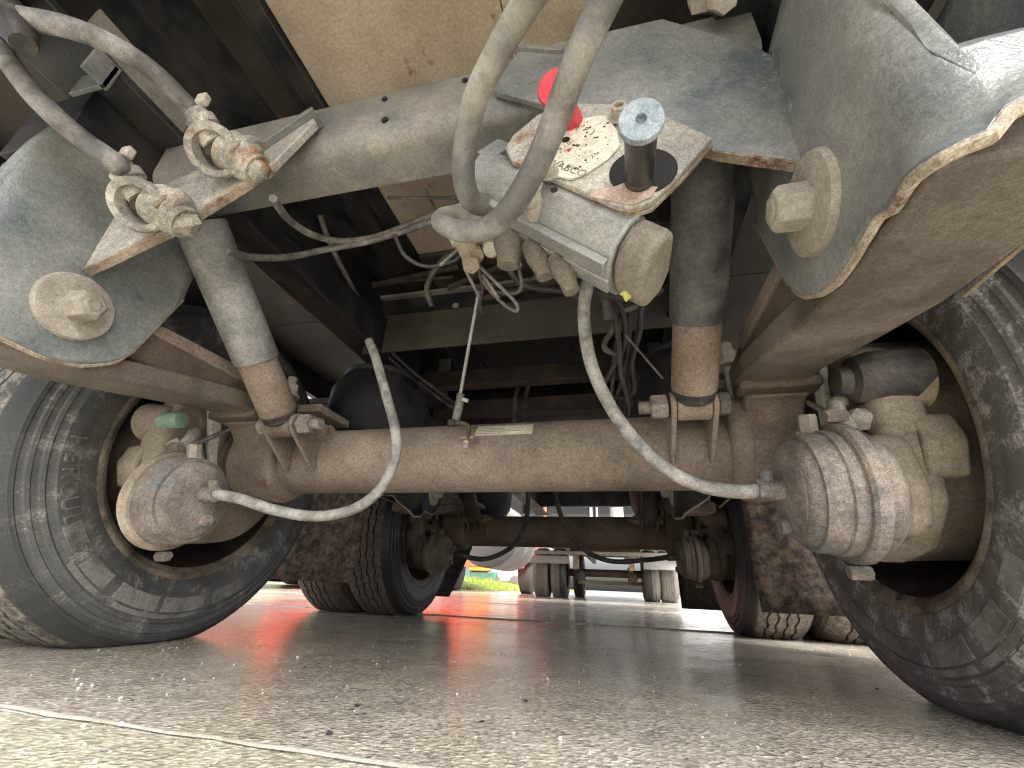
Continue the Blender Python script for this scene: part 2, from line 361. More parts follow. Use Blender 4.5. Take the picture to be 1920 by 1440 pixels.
# ================================================================ WHEELS
H = .393; Y1 = .8713; DY = 1.3293
TP = [(.724, .250), (.716, .262), (.7095, .272), (.7045, .292), (.703, .300), (.7015, .302), (.7000, .318), (.7015, .334), (.7035, .336), (.706, .346), (.7045, .349), (.7065, .354), (.710, .356), (.712, .364),
      (.7105, .366), (.7125, .372), (.716, .374), (.719, .381), (.7175, .383), (.720, .389), (.725, .391), (.733, .400), (.740, .4045), (.747, .4085)]
def tyre_mesh(x0, s, n=144, flat=True):
    """x0 = inner sidewall offset added to profile; width .225"""
    b = B(s); prof = list(TP)
    W0, W1 = .749, .911; g = []
    ng = 4; lug = (W1 - W0) / (ng + 1)
    for k in range(ng):
        c = W0 + lug * (k + 1)
        g += [(c - .0042, .4145, k), (c - .0036, .402, k), (c + .0036, .402, k), (c + .0042, .4145, k)]
    prof2 = [(x, r, None) for x, r in prof] + g + [(2 * .83 - x, r, None) for x, r in reversed(prof)]
    rings = []
    for j in range(n):
        a = 2 * math.pi * j / n; ca, sa = math.cos(a), math.sin(a); ring = []
        for x, r, k in prof2:
            if k is not None: x += .0032 * (1 if (j // 2 + k) % 2 else -1)
            z = H + r * sa; y = r * ca
            if flat and z < .0015: 
                z = .0015
            ring.append((x + x0, y, z - H))
        rings.append(ring)
    m2 = len(prof2); vs = [p for r_ in rings for p in r_]; fs = []
    for j in range(n):
        for i in range(m2 - 1):
            a, c = j * m2 + i, ((j + 1) % n) * m2 + i
            fs.append((a, c, c + 1, a + 1))
    return b.add(vs, fs)
def rim_mesh(x0, s, n=72):
    b = B(s)
    pr = [(.7125, .2555), (.7105, .2600), (.7120, .2655), (.7165, .2675), (.7205, .264), (.724, .252), (.742, .244), (.765, .238), (.80, .214), (.86, .214), (.89, .240), (.93, .246), (.945, .262), (.945, .256), (.93, .238), (.895, .232), (.868, .204), (.795, .204), (.757, .232), (.735, .238), (.722, .243), (.7165, .250), (.7125, .2555)]
    b.lathe((x0, 0, 0), (x0 + 1, 0, 0), pr, n, False); return b
def wheel(x0, s, y, mat, label, inner=True, group=None, front=False):
    t = thing('wheel', label, 'wheel', (0, y, H), group)
    def lob(name, b, mt, par, **k):
        o = obj(name, b, mt, None, **k); o.parent = par; return o
    ty = lob('tyre', tyre_mesh(x0, s), mat, t, smooth=32)
    rm = lob('rim', rim_mesh(x0, s), RIM, t, smooth=40)
    b = B(s); b.lathe((x0, 0, 0), (x0 + 1, 0, 0), [(.7225, .2415), (.735, .2365), (.757, .2305), (.795, .2025), (.863, .2025)], 72, False); lob('rim_well', b, RIMB, rm)
    b = B(s); b.lathe((x0, 0, 0), (x0 + 1, 0, 0), [(.863, .2024), (.868, .13), (.872, .10)], 48, False)
    lob('rim_disc', b, RIMB, rm)
    b = B(s)
    for k in range(8):
        a = k * math.pi / 4; b.hexa((.86 + x0, .11 * math.cos(a), .11 * math.sin(a)), (.875 + x0, .11 * math.cos(a), .11 * math.sin(a)), .014)
    # sidewall lugs and lettering on the inner face
    if inner:
        def patch(r0, r1, a0, a1, xo, th=.0028, n=10, name='sidewall_block'):
            bb = B(s); vs = []
            ring = [(r0, a0 + (a1 - a0) * i / n) for i in range(n + 1)] + [(r1, a1 - (a1 - a0) * i / n) for i in range(n + 1)]
            def X(r):
                for (xa, ra), (xb, rb) in zip(TP, TP[1:]):
                    if ra <= r <= rb: return xa + (xb - xa) * (r - ra) / max(rb - ra, 1e-6)
                return TP[-1][0]
            f = [(X(r) + x0 - th, r * math.cos(a), r * math.sin(a)) for r, a in ring]; bk = [(X(r) + x0 + .004, r * math.cos(a), r * math.sin(a)) for r, a in ring]
            m2 = len(ring); fs = [tuple(range(m2))] + [(i, (i + 1) % m2, (i + 1) % m2 + m2, i + m2) for i in range(m2)]
            # split quad strip for curved face
            fs = [(i, i + 1, m2 - 2 - i, m2 - 1 - i) for i in range(n)] + fs[1:]
            bb.add(f + bk, fs); return bb
        if front:
            base = -100 if s < 0 else -95
            for (r0, r1, a0, a1) in [(.303, .333, base - 46, base - 37), (.303, .333, base - 32, base - 20), (.336, .345, base - 34, base - 17), (.303, .333, base - 15.5, base + 2), (.303, .333, base + 4.5, base + 23), (.336, .345, base - 13, base + 23), (.303, .333, base + 27, base + 42)]:
                if s < 0: pass
                lob('sidewall_block', patch(r0, r1, R(a0), R(a1), 0), TY_RAISE, ty, bevel=.0008)
        body, ctr, sz, rr = ('HERCULES', 205 if s < 0 else 25, .036, .318) if front else ('CULT', -73 if s < 0 else -107, .03, .330)
        nch = len(body); sp = sz * .78 / rr
        for i, ch in enumerate(body):
            if not front and s > 0: break
            # seen from the vehicle's centre line
            dirn = -1 if s > 0 else 1
            a = R(ctr) + (i - (nch - 1) / 2) * sp * (1 if s < 0 else -1)
            rad = Vector((0, math.cos(a), math.sin(a)))
            # readable with letter feet towards the tread in the lower half
            nrm = Vector((-s, 0, 0)); up = -rad
            xax = up.cross(nrm)
            o = text_mesh('sidewall_letter', ch, sz, TY_RAISE, None, frame(Vector((s * (.6990 + x0), 0, 0)) + rad * rr, xax, nrm), .0022)
            o.parent = ty
    return t
for s, side in ((-1, 'left'), (1, 'right')):
    mt = TY_L if s < 0 else TY_R
    wheel(0, s, Y1, mt, 'large grey tyre and rim nearest the camera at the left edge' if s < 0 else 'large tyre with pale dust streaks nearest the camera at the right edge', True, None, True)
    wheel(.27, s, Y1, mt, f'outer twin wheel hidden behind the big {side} front tyre', False)
    wheel(0, s, Y1 + DY, TY_B, 'rear inner twin wheel with zigzag tread standing left of the far axle' if s < 0 else 'rear inner twin wheel beside the right mud flap, reddish rim showing', True)
    wheel(.27, s, Y1 + DY, TY_B, 'rear outer twin wheel below the left mud flap' if s < 0 else 'rear outer twin wheel in the dark right of the mud flap', False)

# ================================================================ AXLES
def axle(y0, name_label, first):
    t = thing('trailer_axle', name_label, 'axle', (0, y0, H))
    def P(dy, z): return (y0 + dy, z)
    b = B(); b.lathe((-.49, y0, H), (.49, y0, H), [(0, .073), (.98, .073)], 48)
    tube = obj('axle_tube', b, MUD if first else FARB, t)
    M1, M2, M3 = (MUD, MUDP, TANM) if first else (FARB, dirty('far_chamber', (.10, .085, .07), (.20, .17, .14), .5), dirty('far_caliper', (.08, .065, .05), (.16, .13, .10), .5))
    for s in (-1, 1):
        # collar where the tube enters the seat: an oval ring
        rings = []
        for x, k in ((.474, .88), (.480, 1.0), (.492, 1.04), (.505, 1.04)):
            rings.append([(x, y0 - .008 + .088 * k * math.cos(a) * (1.0), H + .012 + .098 * k * math.sin(a)) for a in [2 * math.pi * j / 40 for j in range(40)]])
        obj('collar', B(s).ring(rings), M1, t, smooth=50)
        # spring seat casting
        poly = []
        for k in range(15):
            a = R(-100 - k * 150 / 14 + 0)   # sweeps the underside and front
            poly.append((y0 + .092 * math.cos(a), H + .092 * math.sin(a)))
        poly = [(y0 + .10, .468), (y0 + .10, H - .02)] + [(y0 + .094 * math.cos(R(a)), H + .094 * math.sin(R(a))) for a in range(-30, -200, -12)] + [(y0 - .11, .448), (y0 - .135, .450), (y0 - .14, .468)]
        obj('spring_seat', B(s).prism(poly, 'x', .500, .598), M1, t, bevel=.008, seg=3)
        b = B(s); b.box((.482, y0 - .165, .452), (.606, y0 - .125, .472)); obj('clamp_plate', b, ARM if first else M1, t, bevel=.006, seg=3)
        b = B(s); b.prism([(y0 - .168, .495), (y0 - .13, .495), (y0 - .11, .40), (y0 - .085, .33), (y0 - .10, .33), (y0 - .135, .40)], 'x', .604, .618); obj('side_strap', b, CAST if first else M2, t, bevel=.004)
        # U-bolt nuts behind the damper
        for (yy, zz) in ((.805 - Y1 + y0, .592), (.93 - Y1 + y0, .56)):
            b = B(s); b.cyl((.50, yy, .45), (.50, yy, zz), .011, n=12); b.hexa((.50, yy, zz - .045), (.50, yy, zz - .02), .021); b.cyl((.50, yy, zz - .052), (.50, yy, zz - .045), .026); obj('u_bolt', b, BOLT if first else M2, t)
        b = B(s); b.box((.43, y0 - .03, .515), (.58, y0 + .10, .535)); obj('top_pad', b, M1, t, bevel=.004)
        # trailing arm: upper spring arm and long lower leaf
        b = B(s); b.prism([(y0 - .18, .462), (y0 - .525, .455), (y0 - .53, .505), (y0 - .39, .530), (y0 - .18, .540), (y0 + .12, .520), (y0 + .12, .470)], 'x', .494, .575); obj('trailing_arm', b, ARM if first else M1, t, bevel=.008)
        b = B(s); b.prism([(y0 - .18, .515), (y0 - .50, .508), (y0 - .50, .520), (y0 - .39, .533), (y0 - .18, .543)], 'x', .488, .50); obj('arm_flange', b, MUD if first else M2, t, bevel=.003)
        low = [(y0 - .125, .470), (y0 - .21, .458), (y0 - .36, .424), (y0 - .45, .405), (y0 - .55, .394), (y0 - .60, .391), (y0 - .635, .391)]
        th = [.030, .036, .038, .036, .034, .034, .034]
        b = B(s); b.prism(low + [(y, z + h) for (y, z), h in reversed(list(zip(low, th)))], 'x', .479, .590); obj('lower_leaf', b, LEAF if first else M1, t, bevel=.004, smooth=45)
        # pivot eye
        b = B(s); b.cyl((.492, y0 - .525, .479), (.592, y0 - .525, .479), .048, n=32); obj('pivot_eye', b, M1, t, bevel=.003)
        # damper bracket ears
        for x in (.374, .440):
            b = B(s); yb, zb = y0 - .150, .432
            arc = [(yb + .024 * math.cos(R(a)), zb + .024 * math.sin(R(a))) for a in range(20, 250, 23)]
            b.prism(arc + [(y0 - .074, .352), (y0 - .02, .46), (y0 - .05, .468)], 'x', x - .0045, x + .0045); obj('damper_ear', b, M1, t, bevel=.002)
        b = B(s); b.hexa((.338, y0 - .15, .432), (.366, y0 - .15, .432), .022); b.cyl((.318, y0 - .15, .432), (.34, y0 - .15, .432), .0115, n=16); obj('damper_nut', b, MUDP if first else M1, t, smooth=25); b = B(s); b.hexa((.4455, y0 - .15, .432), (.464, y0 - .15, .432), .021); obj('damper_bolt_head', b, MUDP if first else M1, t, smooth=25)
        # stub, backing plate, caliper
        b = B(s); b.lathe((.598, y0, H), (.74, y0, H), [(0, .062), (.04, .06), (.05, .10), (.142, .10)], 36); obj('axle_stub', b, M1, t)
        b = B(s); b.lathe((.665, y0, H), (.86, y0, H), [(0, .06), (.004, .174), (.012, .186), (.05, .190), (.19, .185)], 48); obj('brake_disc_shield', b, MUD if first else M3, t)
        # caliper: lumpy casting in front of the hub
        b = B(s)
        poly = [(y0 - .06, H + .13), (y0 - .11, H + .145), (y0 - .20, H + .10), (y0 - .225, H + .03), (y0 - .21, H - .06), (y0 - .195, H - .135), (y0 - .14, H - .185), (y0 - .06, H - .20), (y0 - .02, H - .16), (y0 - .05, H - .08), (y0 - .07, H), (y0 - .05, H + .07)]
        b.prism(poly, 'x', .632, .70); obj('brake_caliper', b, M3, t, bevel=.022, seg=4, smooth=60)
        b = B(s); b.prism([(y0 - .09, H - .03), (y0 - .215, H - .04), (y0 - .225, H - .12), (y0 - .20, H - .17), (y0 - .10, H - .18)], 'x', .615, .664); obj('chamber_mount', b, M3, t, bevel=.015, seg=3)
        b = B(s); b.prism([(y0 - .215, H - .015), (y0 - .225, H - .055), (y0 - .205, H - .10), (y0 - .12, H - .095), (y0 - .13, H - .01)], 'x', .672, .722); obj('adjuster_cover', b, TANM if first else M3, t, bevel=.007, seg=3)
        # guide pin caps
        if s < 0: b = B(s); b.lathe((.602, y0 - .215, H + .036), (.68, y0 - .215, H + .036), [(0, .012), (.001, .0155), (.006, .017), (.04, .018), (.085, .0185)], 28); obj('guide_pin_cap', b, GREEN if first else M3, t, label='pale green plastic pin cap')
        else: b = B(s); b.lathe((.600, y0 - .200, H + .046), (.70, y0 - .200, H + .046), [(0, .016), (.002, .021), (.018, .022), (.022, .034), (.045, .042), (.105, .044)], 32); obj('guide_pin_cap', b, HOSED if first else M3, t, label='black rubber pin boot')
        b = B(s); b.lathe((.645, y0 - .20, H + .04), (.70, y0 - .20, H + .04), [(0, .026), (.008, .034), (.03, .036), (.06, .042)], 28); obj('pin_boss', b, M3, t)
        b = B(s); b.lathe((.62, y0 - .06, H - .165), (.68, y0 - .06, H - .165), [(0, .02), (.006, .026), (.05, .028)], 24); obj('lower_pin_boss', b, M3, t)
        # brake chamber
        cy, cz = y0 - .197, H - .129 + (.012 if s > 0 else .004)
        b = B(s); b.lathe((.490, cy, cz), (.66, cy, cz), [(.006, .004), (.007, .026), (.010, .048), (.014, .060), (.0155, .0605), (.016, .064), (.024, .070), (.0305, .0725), (.031, .0775), (.036, .0795), (.056, .0805), (.058, .0835), (.080, .0845)], 48); ch = obj('brake_chamber', b, M2, t, smooth=50)
        b = B(s); b.lathe((.568, cy, cz), (.70, cy, cz), [(-.006, .080), (-.005, .089), (-.001, .0925), (.011, .0925), (.015, .089), (.016, .080)], 48); obj('clamp_band', b, M2 if s > 0 else (TANM if first else M2), ch)
        b = B(s); b.lathe((.590, cy, cz), (.70, cy, cz), [(-.004, .080), (.006, .082), (.014, .076), (.024, .066), (.028, .05)], 48); obj('chamber_back', b, M3 if s < 0 else M2, ch)
        b = B(s); b.hexa((.545, cy - .012, cz + .080), (.545, cy - .020, cz + .106), .0125, phase=.6); b.cyl((.545, cy, cz + .062), (.545, cy - .012, cz + .083), .0155, n=20); obj('clamp_bolt', b, BOLT if first else M2, ch)
        for a in (-75, 110):
            yy, zz = cy + .093 * math.cos(R(a)), cz + .104 * math.sin(R(a)); b = B(s); b.hexa((.562, yy, zz), (.588, yy, zz), .010); obj('band_lug', b, M2, ch)
        ey, ez = y0 - .200, .277
        b = B(s); b.cyl((.504, ey, ez), (.474, ey - .004, ez), .014, n=20); b.hexa((.476, ey - .004, ez), (.462, ey - .006, ez), .0155); b.cyl((.48, ey, ez), (.478, ey - .006, ez + .026), .009, n=12); obj('hose_fitting', b, M2, ch)
        b = B(s); b.cyl((.490, ey + .02, ez - .045), (.505, ey + .02, ez - .045), .011, n=16); obj('breather_plug', b, M2, ch)
        # pad retaining bar over the caliper
        b = B(s); b.tube([(.60, y0 - .20, H - .035), (.60, y0 - .185, H + .01), (.63, y0 - .16, H + .03), (.66, y0 - .13, H + .02)], .012, 10, 5, [.013, .011, .013, .015]); obj('pad_retainer', b, CAST if first else M3, t)
        b = B(s); b.lump((.63, y0 - .175, H - .01), .026, .3, 2, (1.4, 1, .7)); obj('caliper_lug', b, CAST if first else M3, t)
        # sensor lead
        b = B(s); b.tube([(.66, y0 - .12, H + .05), (.64, y0 - .17, H + .0), (.61, y0 - .19, H - .02), (.60, y0 - .12, H + .04), (.60, y0 - .05, H + .10)], .0045, 8, 6); obj('sensor_lead', b, CABLE if first else HOSED, t)
    return t
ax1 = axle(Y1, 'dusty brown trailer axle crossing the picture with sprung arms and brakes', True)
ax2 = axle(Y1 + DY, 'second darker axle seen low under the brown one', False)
# axle rating sticker wrapped on the tube
a0, a1 = R(118), R(140)
b = B(); n = 5; rr = .0737
ang = [R(132 + (158 - 132) * i / n) for i in range(n + 1)]
b.ring([[(x, Y1 + rr * math.cos(a), H + rr * math.sin(a)) for a in ang] for x in (-.008, .113)], False, False)
st = obj('rating_sticker', b, STICK, ax1)
for k, (w, yy) in enumerate([(.05, 154), (.08, 150), (.07, 146), (.045, 142), (.06, 138)]):
    a = R(yy); b = B(); rq = .0741
    x0 = -.002 + .01 * (k % 2)
    b.ring([[(x, Y1 + rq * math.cos(q), H + rq * math.sin(q)) for q in (a - .012, a + .012)] for x in (x0, x0 + w)], False, False); obj('print_line', b, INKD, st)

# ================================================================ DAMPERS
def shock(y0, s, label, first=True):
    bot = Vector((.408, y0 - .150, .432)); top = Vector((.416, y0 - .150 - .273, .432 + .240)); d = top - bot
    t = thing('shock_absorber', label, 'shock absorber', (s * bot.x, bot.y, bot.z))
    q = lambda v: (v[0], v[1], v[2])
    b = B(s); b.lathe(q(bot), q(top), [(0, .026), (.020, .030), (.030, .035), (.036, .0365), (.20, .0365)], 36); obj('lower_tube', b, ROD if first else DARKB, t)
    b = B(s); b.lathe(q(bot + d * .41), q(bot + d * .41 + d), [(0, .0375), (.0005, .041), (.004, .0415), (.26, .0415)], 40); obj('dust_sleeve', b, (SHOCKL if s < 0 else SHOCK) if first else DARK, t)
    b = B(s); b.cyl((.3795, bot.y, bot.z), (.4345, bot.y, bot.z), .0255, n=32); obj('lower_eye', b, MUD if first else DARKB, t, bevel=.003)
    b = B(s); b.lathe(q(bot + d * .03), q(bot + d), [(0, .028), (.006, .034), (.012, .033), (.018, .036), (.024, .0355)], 30); obj('sealing_ring', b, HOSED, t)
    return t
for s in (-1, 1):
    w = 'left' if s < 0 else 'right'
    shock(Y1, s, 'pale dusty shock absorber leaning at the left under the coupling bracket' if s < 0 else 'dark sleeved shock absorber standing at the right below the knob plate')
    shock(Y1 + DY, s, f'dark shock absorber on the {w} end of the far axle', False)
def bellows(y0, s, label):
    t = thing('air_spring', label, 'air spring', (s * .50, y0, .45))
    b = B(s); b.lathe((.50, y0, .44), (.50, y0, .84), [(0, .10), (.02, .115), (.08, .12), (.085, .13), (.12, .15), (.2, .158), (.27, .155), (.31, .135), (.325, .12)], 40); obj('rubber_bellows', b, AIRB, t, smooth=60)
    b = B(s); b.lathe((.50, y0, .76), (.50, y0, .84), [(0, .125), (.004, .128), (.016, .128)], 40); obj('top_plate', b, DARK, t)
    b = B(s); b.box((.45, y0 - .33, .43), (.56, y0 + .05, .458)); obj('spring_carrier', b, DARKB, t, bevel=.004)
bellows(Y1 + .33, -1, 'black air spring bellows in the dark behind the left shock absorber')
bellows(Y1 + .33, 1, 'black air spring bellows hidden in the dark behind the right shock absorber')
bellows(Y1 + DY + .33, -1, 'far left air spring behind the second axle')
bellows(Y1 + DY + .33, 1, 'far right air spring behind the second axle')

# ================================================================ TRAILER CHASSIS
tr = thing('trailer', 'underside of the trailer with grey hangers, cross beams and tan floor boards', 'trailer', (0, 0, 0))
def hanger(y0, s, mat):
    # pressed U bracket: plan path of the sheet, front corner rounded
    path = [(.482, y0 + .130), (.482, y0 + .07), (.482, y0), (.481, y0 - .06)]
    for a in range(0, 91, 15): path.append((.481 + .035 * (1 - math.cos(R(a))), y0 - .10 - .035 * math.sin(R(a))))
    path += [(.56, y0 - .137), (.62, y0 - .137), (.648, y0 - .12), (.65, y0 - .06), (.65, y0 + .14)]
    L = [0]
    for p, q2 in zip(path, path[1:]): L.append(L[-1] + math.dist(p, q2))
    def low(i, d):
        x, y = path[i]; dy = y - y0
        if x < .4825 and dy > -.062: return float(np.interp(dy, [-.062, -.012, .017, .045, .072, .09, .130], [.401, .398, .399, .409, .427, .447, .590]))
        if x < .4825 or dy > -.134 and x < .53: return .401 - .036 * min(1, (-dy - .06) / .065)
        return .362 + min(.085, max(0, x - .50) * 1.1)
    # refine path
    fine = []
    for i in range(len(path) - 1):
        k = max(1, int(math.dist(path[i], path[i + 1]) / .012))
        for j in range(k): t2 = j / k; fine.append((path[i][0] * (1 - t2) + path[i + 1][0] * t2, path[i][1] * (1 - t2) + path[i + 1][1] * t2))
    fine.append(path[-1]); path[:] = fine; L[:] = [0]
    for p, q2 in zip(path, path[1:]): L.append(L[-1] + math.dist(p, q2))
    rows = []; nz = 22
    for i, (x, y) in enumerate(path):
        zl = low(i, 0); dy = y - y0; col = []
        for k in range(nz + 1):
            zt = .722 if x < .488 or dy > -.09 else .722 + (.462 - .722) * min(1, (x - .488) / .014); z = zl + (zt - zl) * (k / nz) ** 1.25; xo, yo = x, y
            # pressed step: an arc across the cheek, sheet stands 9 mm proud below it
            if x < .56:
                if s > 0: q0 = (.247 - .9 * max(0, -dy - .03) ** 1.5 * 3) - (z - .354)
                else: q0 = (dy + .112) - (z - .54) * .26 if z > .50 else .04
                stp = 1 / (1 + math.exp(max(-30, min(30, -q0 / .0045)))); xo -= .0075 * stp * max(0, min(1, (.56 - x) / .05)); 
                dent = math.exp(-((dy + .085) / .018) ** 2 - ((z - .47) / .06) ** 2); xo += .003 * dent
            flare = max(0, 1 - (z - zl) / .055); kf = max(0, min(1, (-dy - .075) / .05)) * max(0, min(1, (.56 - x) / .05))
            xo -= .026 * flare ** 2 * kf; yo -= .014 * flare ** 2 * kf
            col.append((xo, yo, z))
        rows.append(col)
    b = B(s); b.ring(rows, False, False)
    o = obj('hanger_bracket', b, mat, tr, solid=.008, smooth=50)
    b = B(s); b.box((.500, y0 - .10, .715), (.63, y0 + .13, .8315)); obj('hanger_neck', b, DARK, tr, bevel=.002)
    # rusty lower lip
    lip = [(rows[i][0][0], rows[i][0][1], rows[i][0][2] - .001) for i in range(len(rows)) if True]
    b = B(s); b.tube(lip[:-1:1], .0042, 6, 1); obj('bracket_lip', b, RUST, o)
    zc, yc = .479, y0
    b = B(s); b.lathe((.4620, yc, zc), (.5, yc, zc), [(0, .020), (0.0001, .0415), (.0012, .0468), (.0035, .0485), (.009, .0492), (.020, .049)], 48); obj('pivot_washer', b, BOLT, tr, label='large dusty washer on the pivot bolt')
    b = B(s)
    b.lathe((.433, yc, zc), (.47, yc, zc), [(0, .012), (.0005, .0165), (.0015, .0185), (.005, .0222), (.034, .0228)], 6, True, False, .25)
    b.lathe((.4315, yc, zc), (.44, yc, zc), [(0, .009), (.0012, .0105), (.003, .0125)], 24)
    obj('pivot_bolt_head', b, BOLT, tr, bevel=.0015, smooth=25)
    # rear stiffener under the cheek
    b = B(s); b.prism([(y0 + .090, .447), (y0 + .128, .583), (y0 + .120, .585), (y0 + .082, .449)], 'x', .4825, .64); obj('bracket_closing_plate', b, DARK, tr, bevel=.002)
    return o
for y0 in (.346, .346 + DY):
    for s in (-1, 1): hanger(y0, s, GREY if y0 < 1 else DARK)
# main beams
for s in (-1, 1):
    b = B(s); b.box((.438, -.35, .832), (.560, 4.6, .846)); obj('beam_lower_flange', b, DARK, tr, bevel=.002)
    b = B(s); b.box((.494, -.35, .846), (.504, 4.6, 1.09)); obj('beam_web', b, DARK, tr)
    b = B(s); b.box((.438, -.35, 1.09), (.560, 4.6, 1.102)); obj('beam_upper_flange', b, DARK, tr)
    for yy in (.12, 1.62, 3.1):
        b = B(s); b.box((.438, yy, .847), (.4935, yy + .01, 1.089)); obj('web_stiffener', b, GREYD, tr, bevel=.001)
    b = B(s); b.box((.4375, .18, .846), (.4435, .34, .90)); obj('flange_edge_plate', b, GREYD, tr)
# front cross member: pressed channel with round lower nose
def channel(y, z0, z1, x0, x1, mat, rad=.032, depth=.085):
    pr = [(y + depth, z0), (y + rad, z0)] + [(y + rad - rad * math.sin(R(a)), z0 + rad - rad * math.cos(R(a))) for a in range(15, 91, 15)] + [(y, z1 - .01), (y + .004, z1), (y + depth, z1)]
    inner = [(yy + (.006 if yy < y + depth else 0), zz + (.006 if zz < (z0 + z1) / 2 else -.006)) for yy, zz in pr]
    return B().prism(pr + inner[::-1], 'x', x0, x1)
cm = obj('cross_member', channel(.352, .742, .850, -.482, .482, GREYD), GREYD, tr, smooth=30)
for x, z in ((.088, .826), (-.045, .826), (.19, .826), (.32, .60)):
    b = B(); b.cyl((x, .349, z), (x, .353, z), .0045, n=14); obj('drilled_hole_shade', b, VOID, cm)  # black disc on the face stands in for shade inside the hole
b = B(); b.cyl((-.035, .352, .772), (-.035, .3515 - .002, .772), .0055, n=14); obj('drilled_hole_shade', b, VOID, cm)
# gusset plates: right one broad, left one carries the couplings
g = B().prism([(.476, .527), (.400, .566), (.140, .765), (.140, .780), (.170, .849), (.372, .845), (.462, .745), (.504, .676), (.4785, .62)], 'y', .341, .350); gp = obj('gusset_plate', g, GREY, tr, bevel=.0015, label='broad grey gusset plate at the right hanger')
b = B(); b.tube([(.476, .338, .527), (.4785, .338, .56), (.479, .339, .60), (.481, .339, .63)], .006, 8, 4, [.0075, .006, .007, .004]); obj('weld_bead', b, GREY, gp)
b = B(); b.prism([(.476, .5250), (.400, .5638), (.290, .6482), (.292, .651), (.401, .5665), (.477, .5275)], 'y', .3395, .3515); obj('rust_edge', b, RUST, gp, bevel=.001)
g = B().prism([(-.490, .527), (-.337, .592), (-.198, .686), (-.145, .776), (-.150, .786), (-.20, .766), (-.255, .742), (-.40, .70), (-.482, .64)], 'y', .333, .345); gl = obj('gusset_plate', g, CAST, tr, bevel=.0015, label='slanting bracket plate carrying the two couplings')
b = B(); b.prism([(-.492, .5245), (-.337, .5892), (-.1965, .6842), (-.199, .6885), (-.339, .5935), (-.492, .529)], 'y', .3315, .346); obj('rust_edge', b, RUST, gl, bevel=.001)
b = B(); b.tube([(-.484, .330, .527), (-.484, .332, .56), (-.483, .332, .60), (-.481, .333, .64)], .007, 8, 4, [.009, .006, .008, .004]); obj('weld_bead', b, ALU, gl)
# edge rib between gusset and cross member (slanting tab)
b = B(); b.prism([(-.235, .715), (-.145, .790), (-.148, .797), (-.245, .727)], 'y', .322, .351); obj('stiffening_tab', b, GREYD, tr, bevel=.001)
b = B(); b.prism([(.165, .853), (.235, .815), (.238, .822), (.170, .862)], 'y', .335, .3515); obj('stiffening_tab', b, GREYD, tr, bevel=.001)
# upper right plate and bolt knob
b = B(); b.box((.470, .10, .86), (.478, .345, 1.08)); obj('beam_side_plate', b, DARKB, tr, bevel=.001)
b = B(); b.lump((.44, .335, .87), .034, .18, 2, (1, .7, .8)); b.hexa((.437, .325, .83), (.44, .315, .80), .017); obj('cable_boss', b, BOLT, tr)
# floor boards above, running away along the trailer
zf = 1.10
boards = [(-1.20, -.82, PLANK2), (-.815, -.565, PLANK2), (-.560, -.325, PLANK2), (-.232, .128, PLANK), (.132, .290, PLANK), (.294, .56, PLANK2), (.565, .85, PLANK2), (.855, 1.20, PLANK2)]
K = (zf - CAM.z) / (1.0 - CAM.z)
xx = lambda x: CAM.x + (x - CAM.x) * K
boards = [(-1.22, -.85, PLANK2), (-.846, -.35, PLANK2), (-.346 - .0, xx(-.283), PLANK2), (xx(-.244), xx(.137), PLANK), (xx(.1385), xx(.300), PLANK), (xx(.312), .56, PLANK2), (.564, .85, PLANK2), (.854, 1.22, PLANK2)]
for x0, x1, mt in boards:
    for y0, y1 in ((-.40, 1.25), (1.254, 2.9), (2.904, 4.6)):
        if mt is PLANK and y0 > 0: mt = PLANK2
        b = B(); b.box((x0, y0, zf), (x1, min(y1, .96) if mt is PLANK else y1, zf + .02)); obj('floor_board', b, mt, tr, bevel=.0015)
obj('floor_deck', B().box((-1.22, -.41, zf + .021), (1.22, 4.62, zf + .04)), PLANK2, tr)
b = B(); b.box((xx(-.283) + .002, -.4, zf - .018), (xx(-.246), 4.6, zf + .019)); obj('floor_rail', b, DARK, tr, bevel=.002)
b = B(); b.box((xx(-.283) - .016, -.4, zf - .008), (xx(-.283) - .002, 4.6, zf + .019)); obj('floor_rail', b, DARK, tr, bevel=.002)
for s in (-1, 1):
    b = B(s); b.box((1.20, -.4, .98), (1.23, 4.62, 1.13)); obj('side_rail', b, DARK, tr)
for y in (-.15,):
    pass
# cross frames behind the axle
b = B(); b.box((-.50, 1.10, .945), (.492, 1.112, 1.045)); obj('rear_cross_beam', b, DARK, tr, bevel=.002)
b = B(); b.box((-.50, 1.08, 1.040), (.492, 1.112, 1.052)); obj('cross_beam_lip', b, GREYD, tr, bevel=.002)
b = B(); b.box((-.50, 1.06, .925), (.492, 1.108, .944)); obj('cross_beam_ledge', b, dirty('ledge_grey', (.06, .065, .068), (.14, .135, .12), .5, .5), tr, bevel=.002)
b = B(); b.box((-.50, 1.052, .800), (.492, 1.060, .940)); obj('cross_beam_web', b, dirty('olive_web', (.045, .042, .034), (.075, .068, .055), .5, .5), tr, bevel=.002)
for x in (-.214, .17): b = B(); b.hexa((x, 1.095, .985), (x, 1.103, .985), .012); obj('beam_bolt', b, BOLT, tr)
b = B(); b.box((-.30, .96, 1.085), (.492, 1.30, 1.099)); obj('dirty_floor_panel', b, DARKB, tr)
b = B(); b.tube([(-0.5043, 1.05, 1.0397), (-0.5003, 1.02, 1.0547), (-0.3705, 1.02, 1.0494), (-0.1992, 1.02, 1.0396)], .006, 8, 6); obj('conduit', b, DARKB, tr)
b = B(); b.tube([(0.0693, 1.0, 0.9833), (0.3358, 1.0, 1.0116), (0.4173, 1.0, 1.0139), (0.4348, 1.0, 1.0011), (0.4354, 1.02, 0.9931)], .006, 8, 6); obj('conduit', b, GREYD, tr)
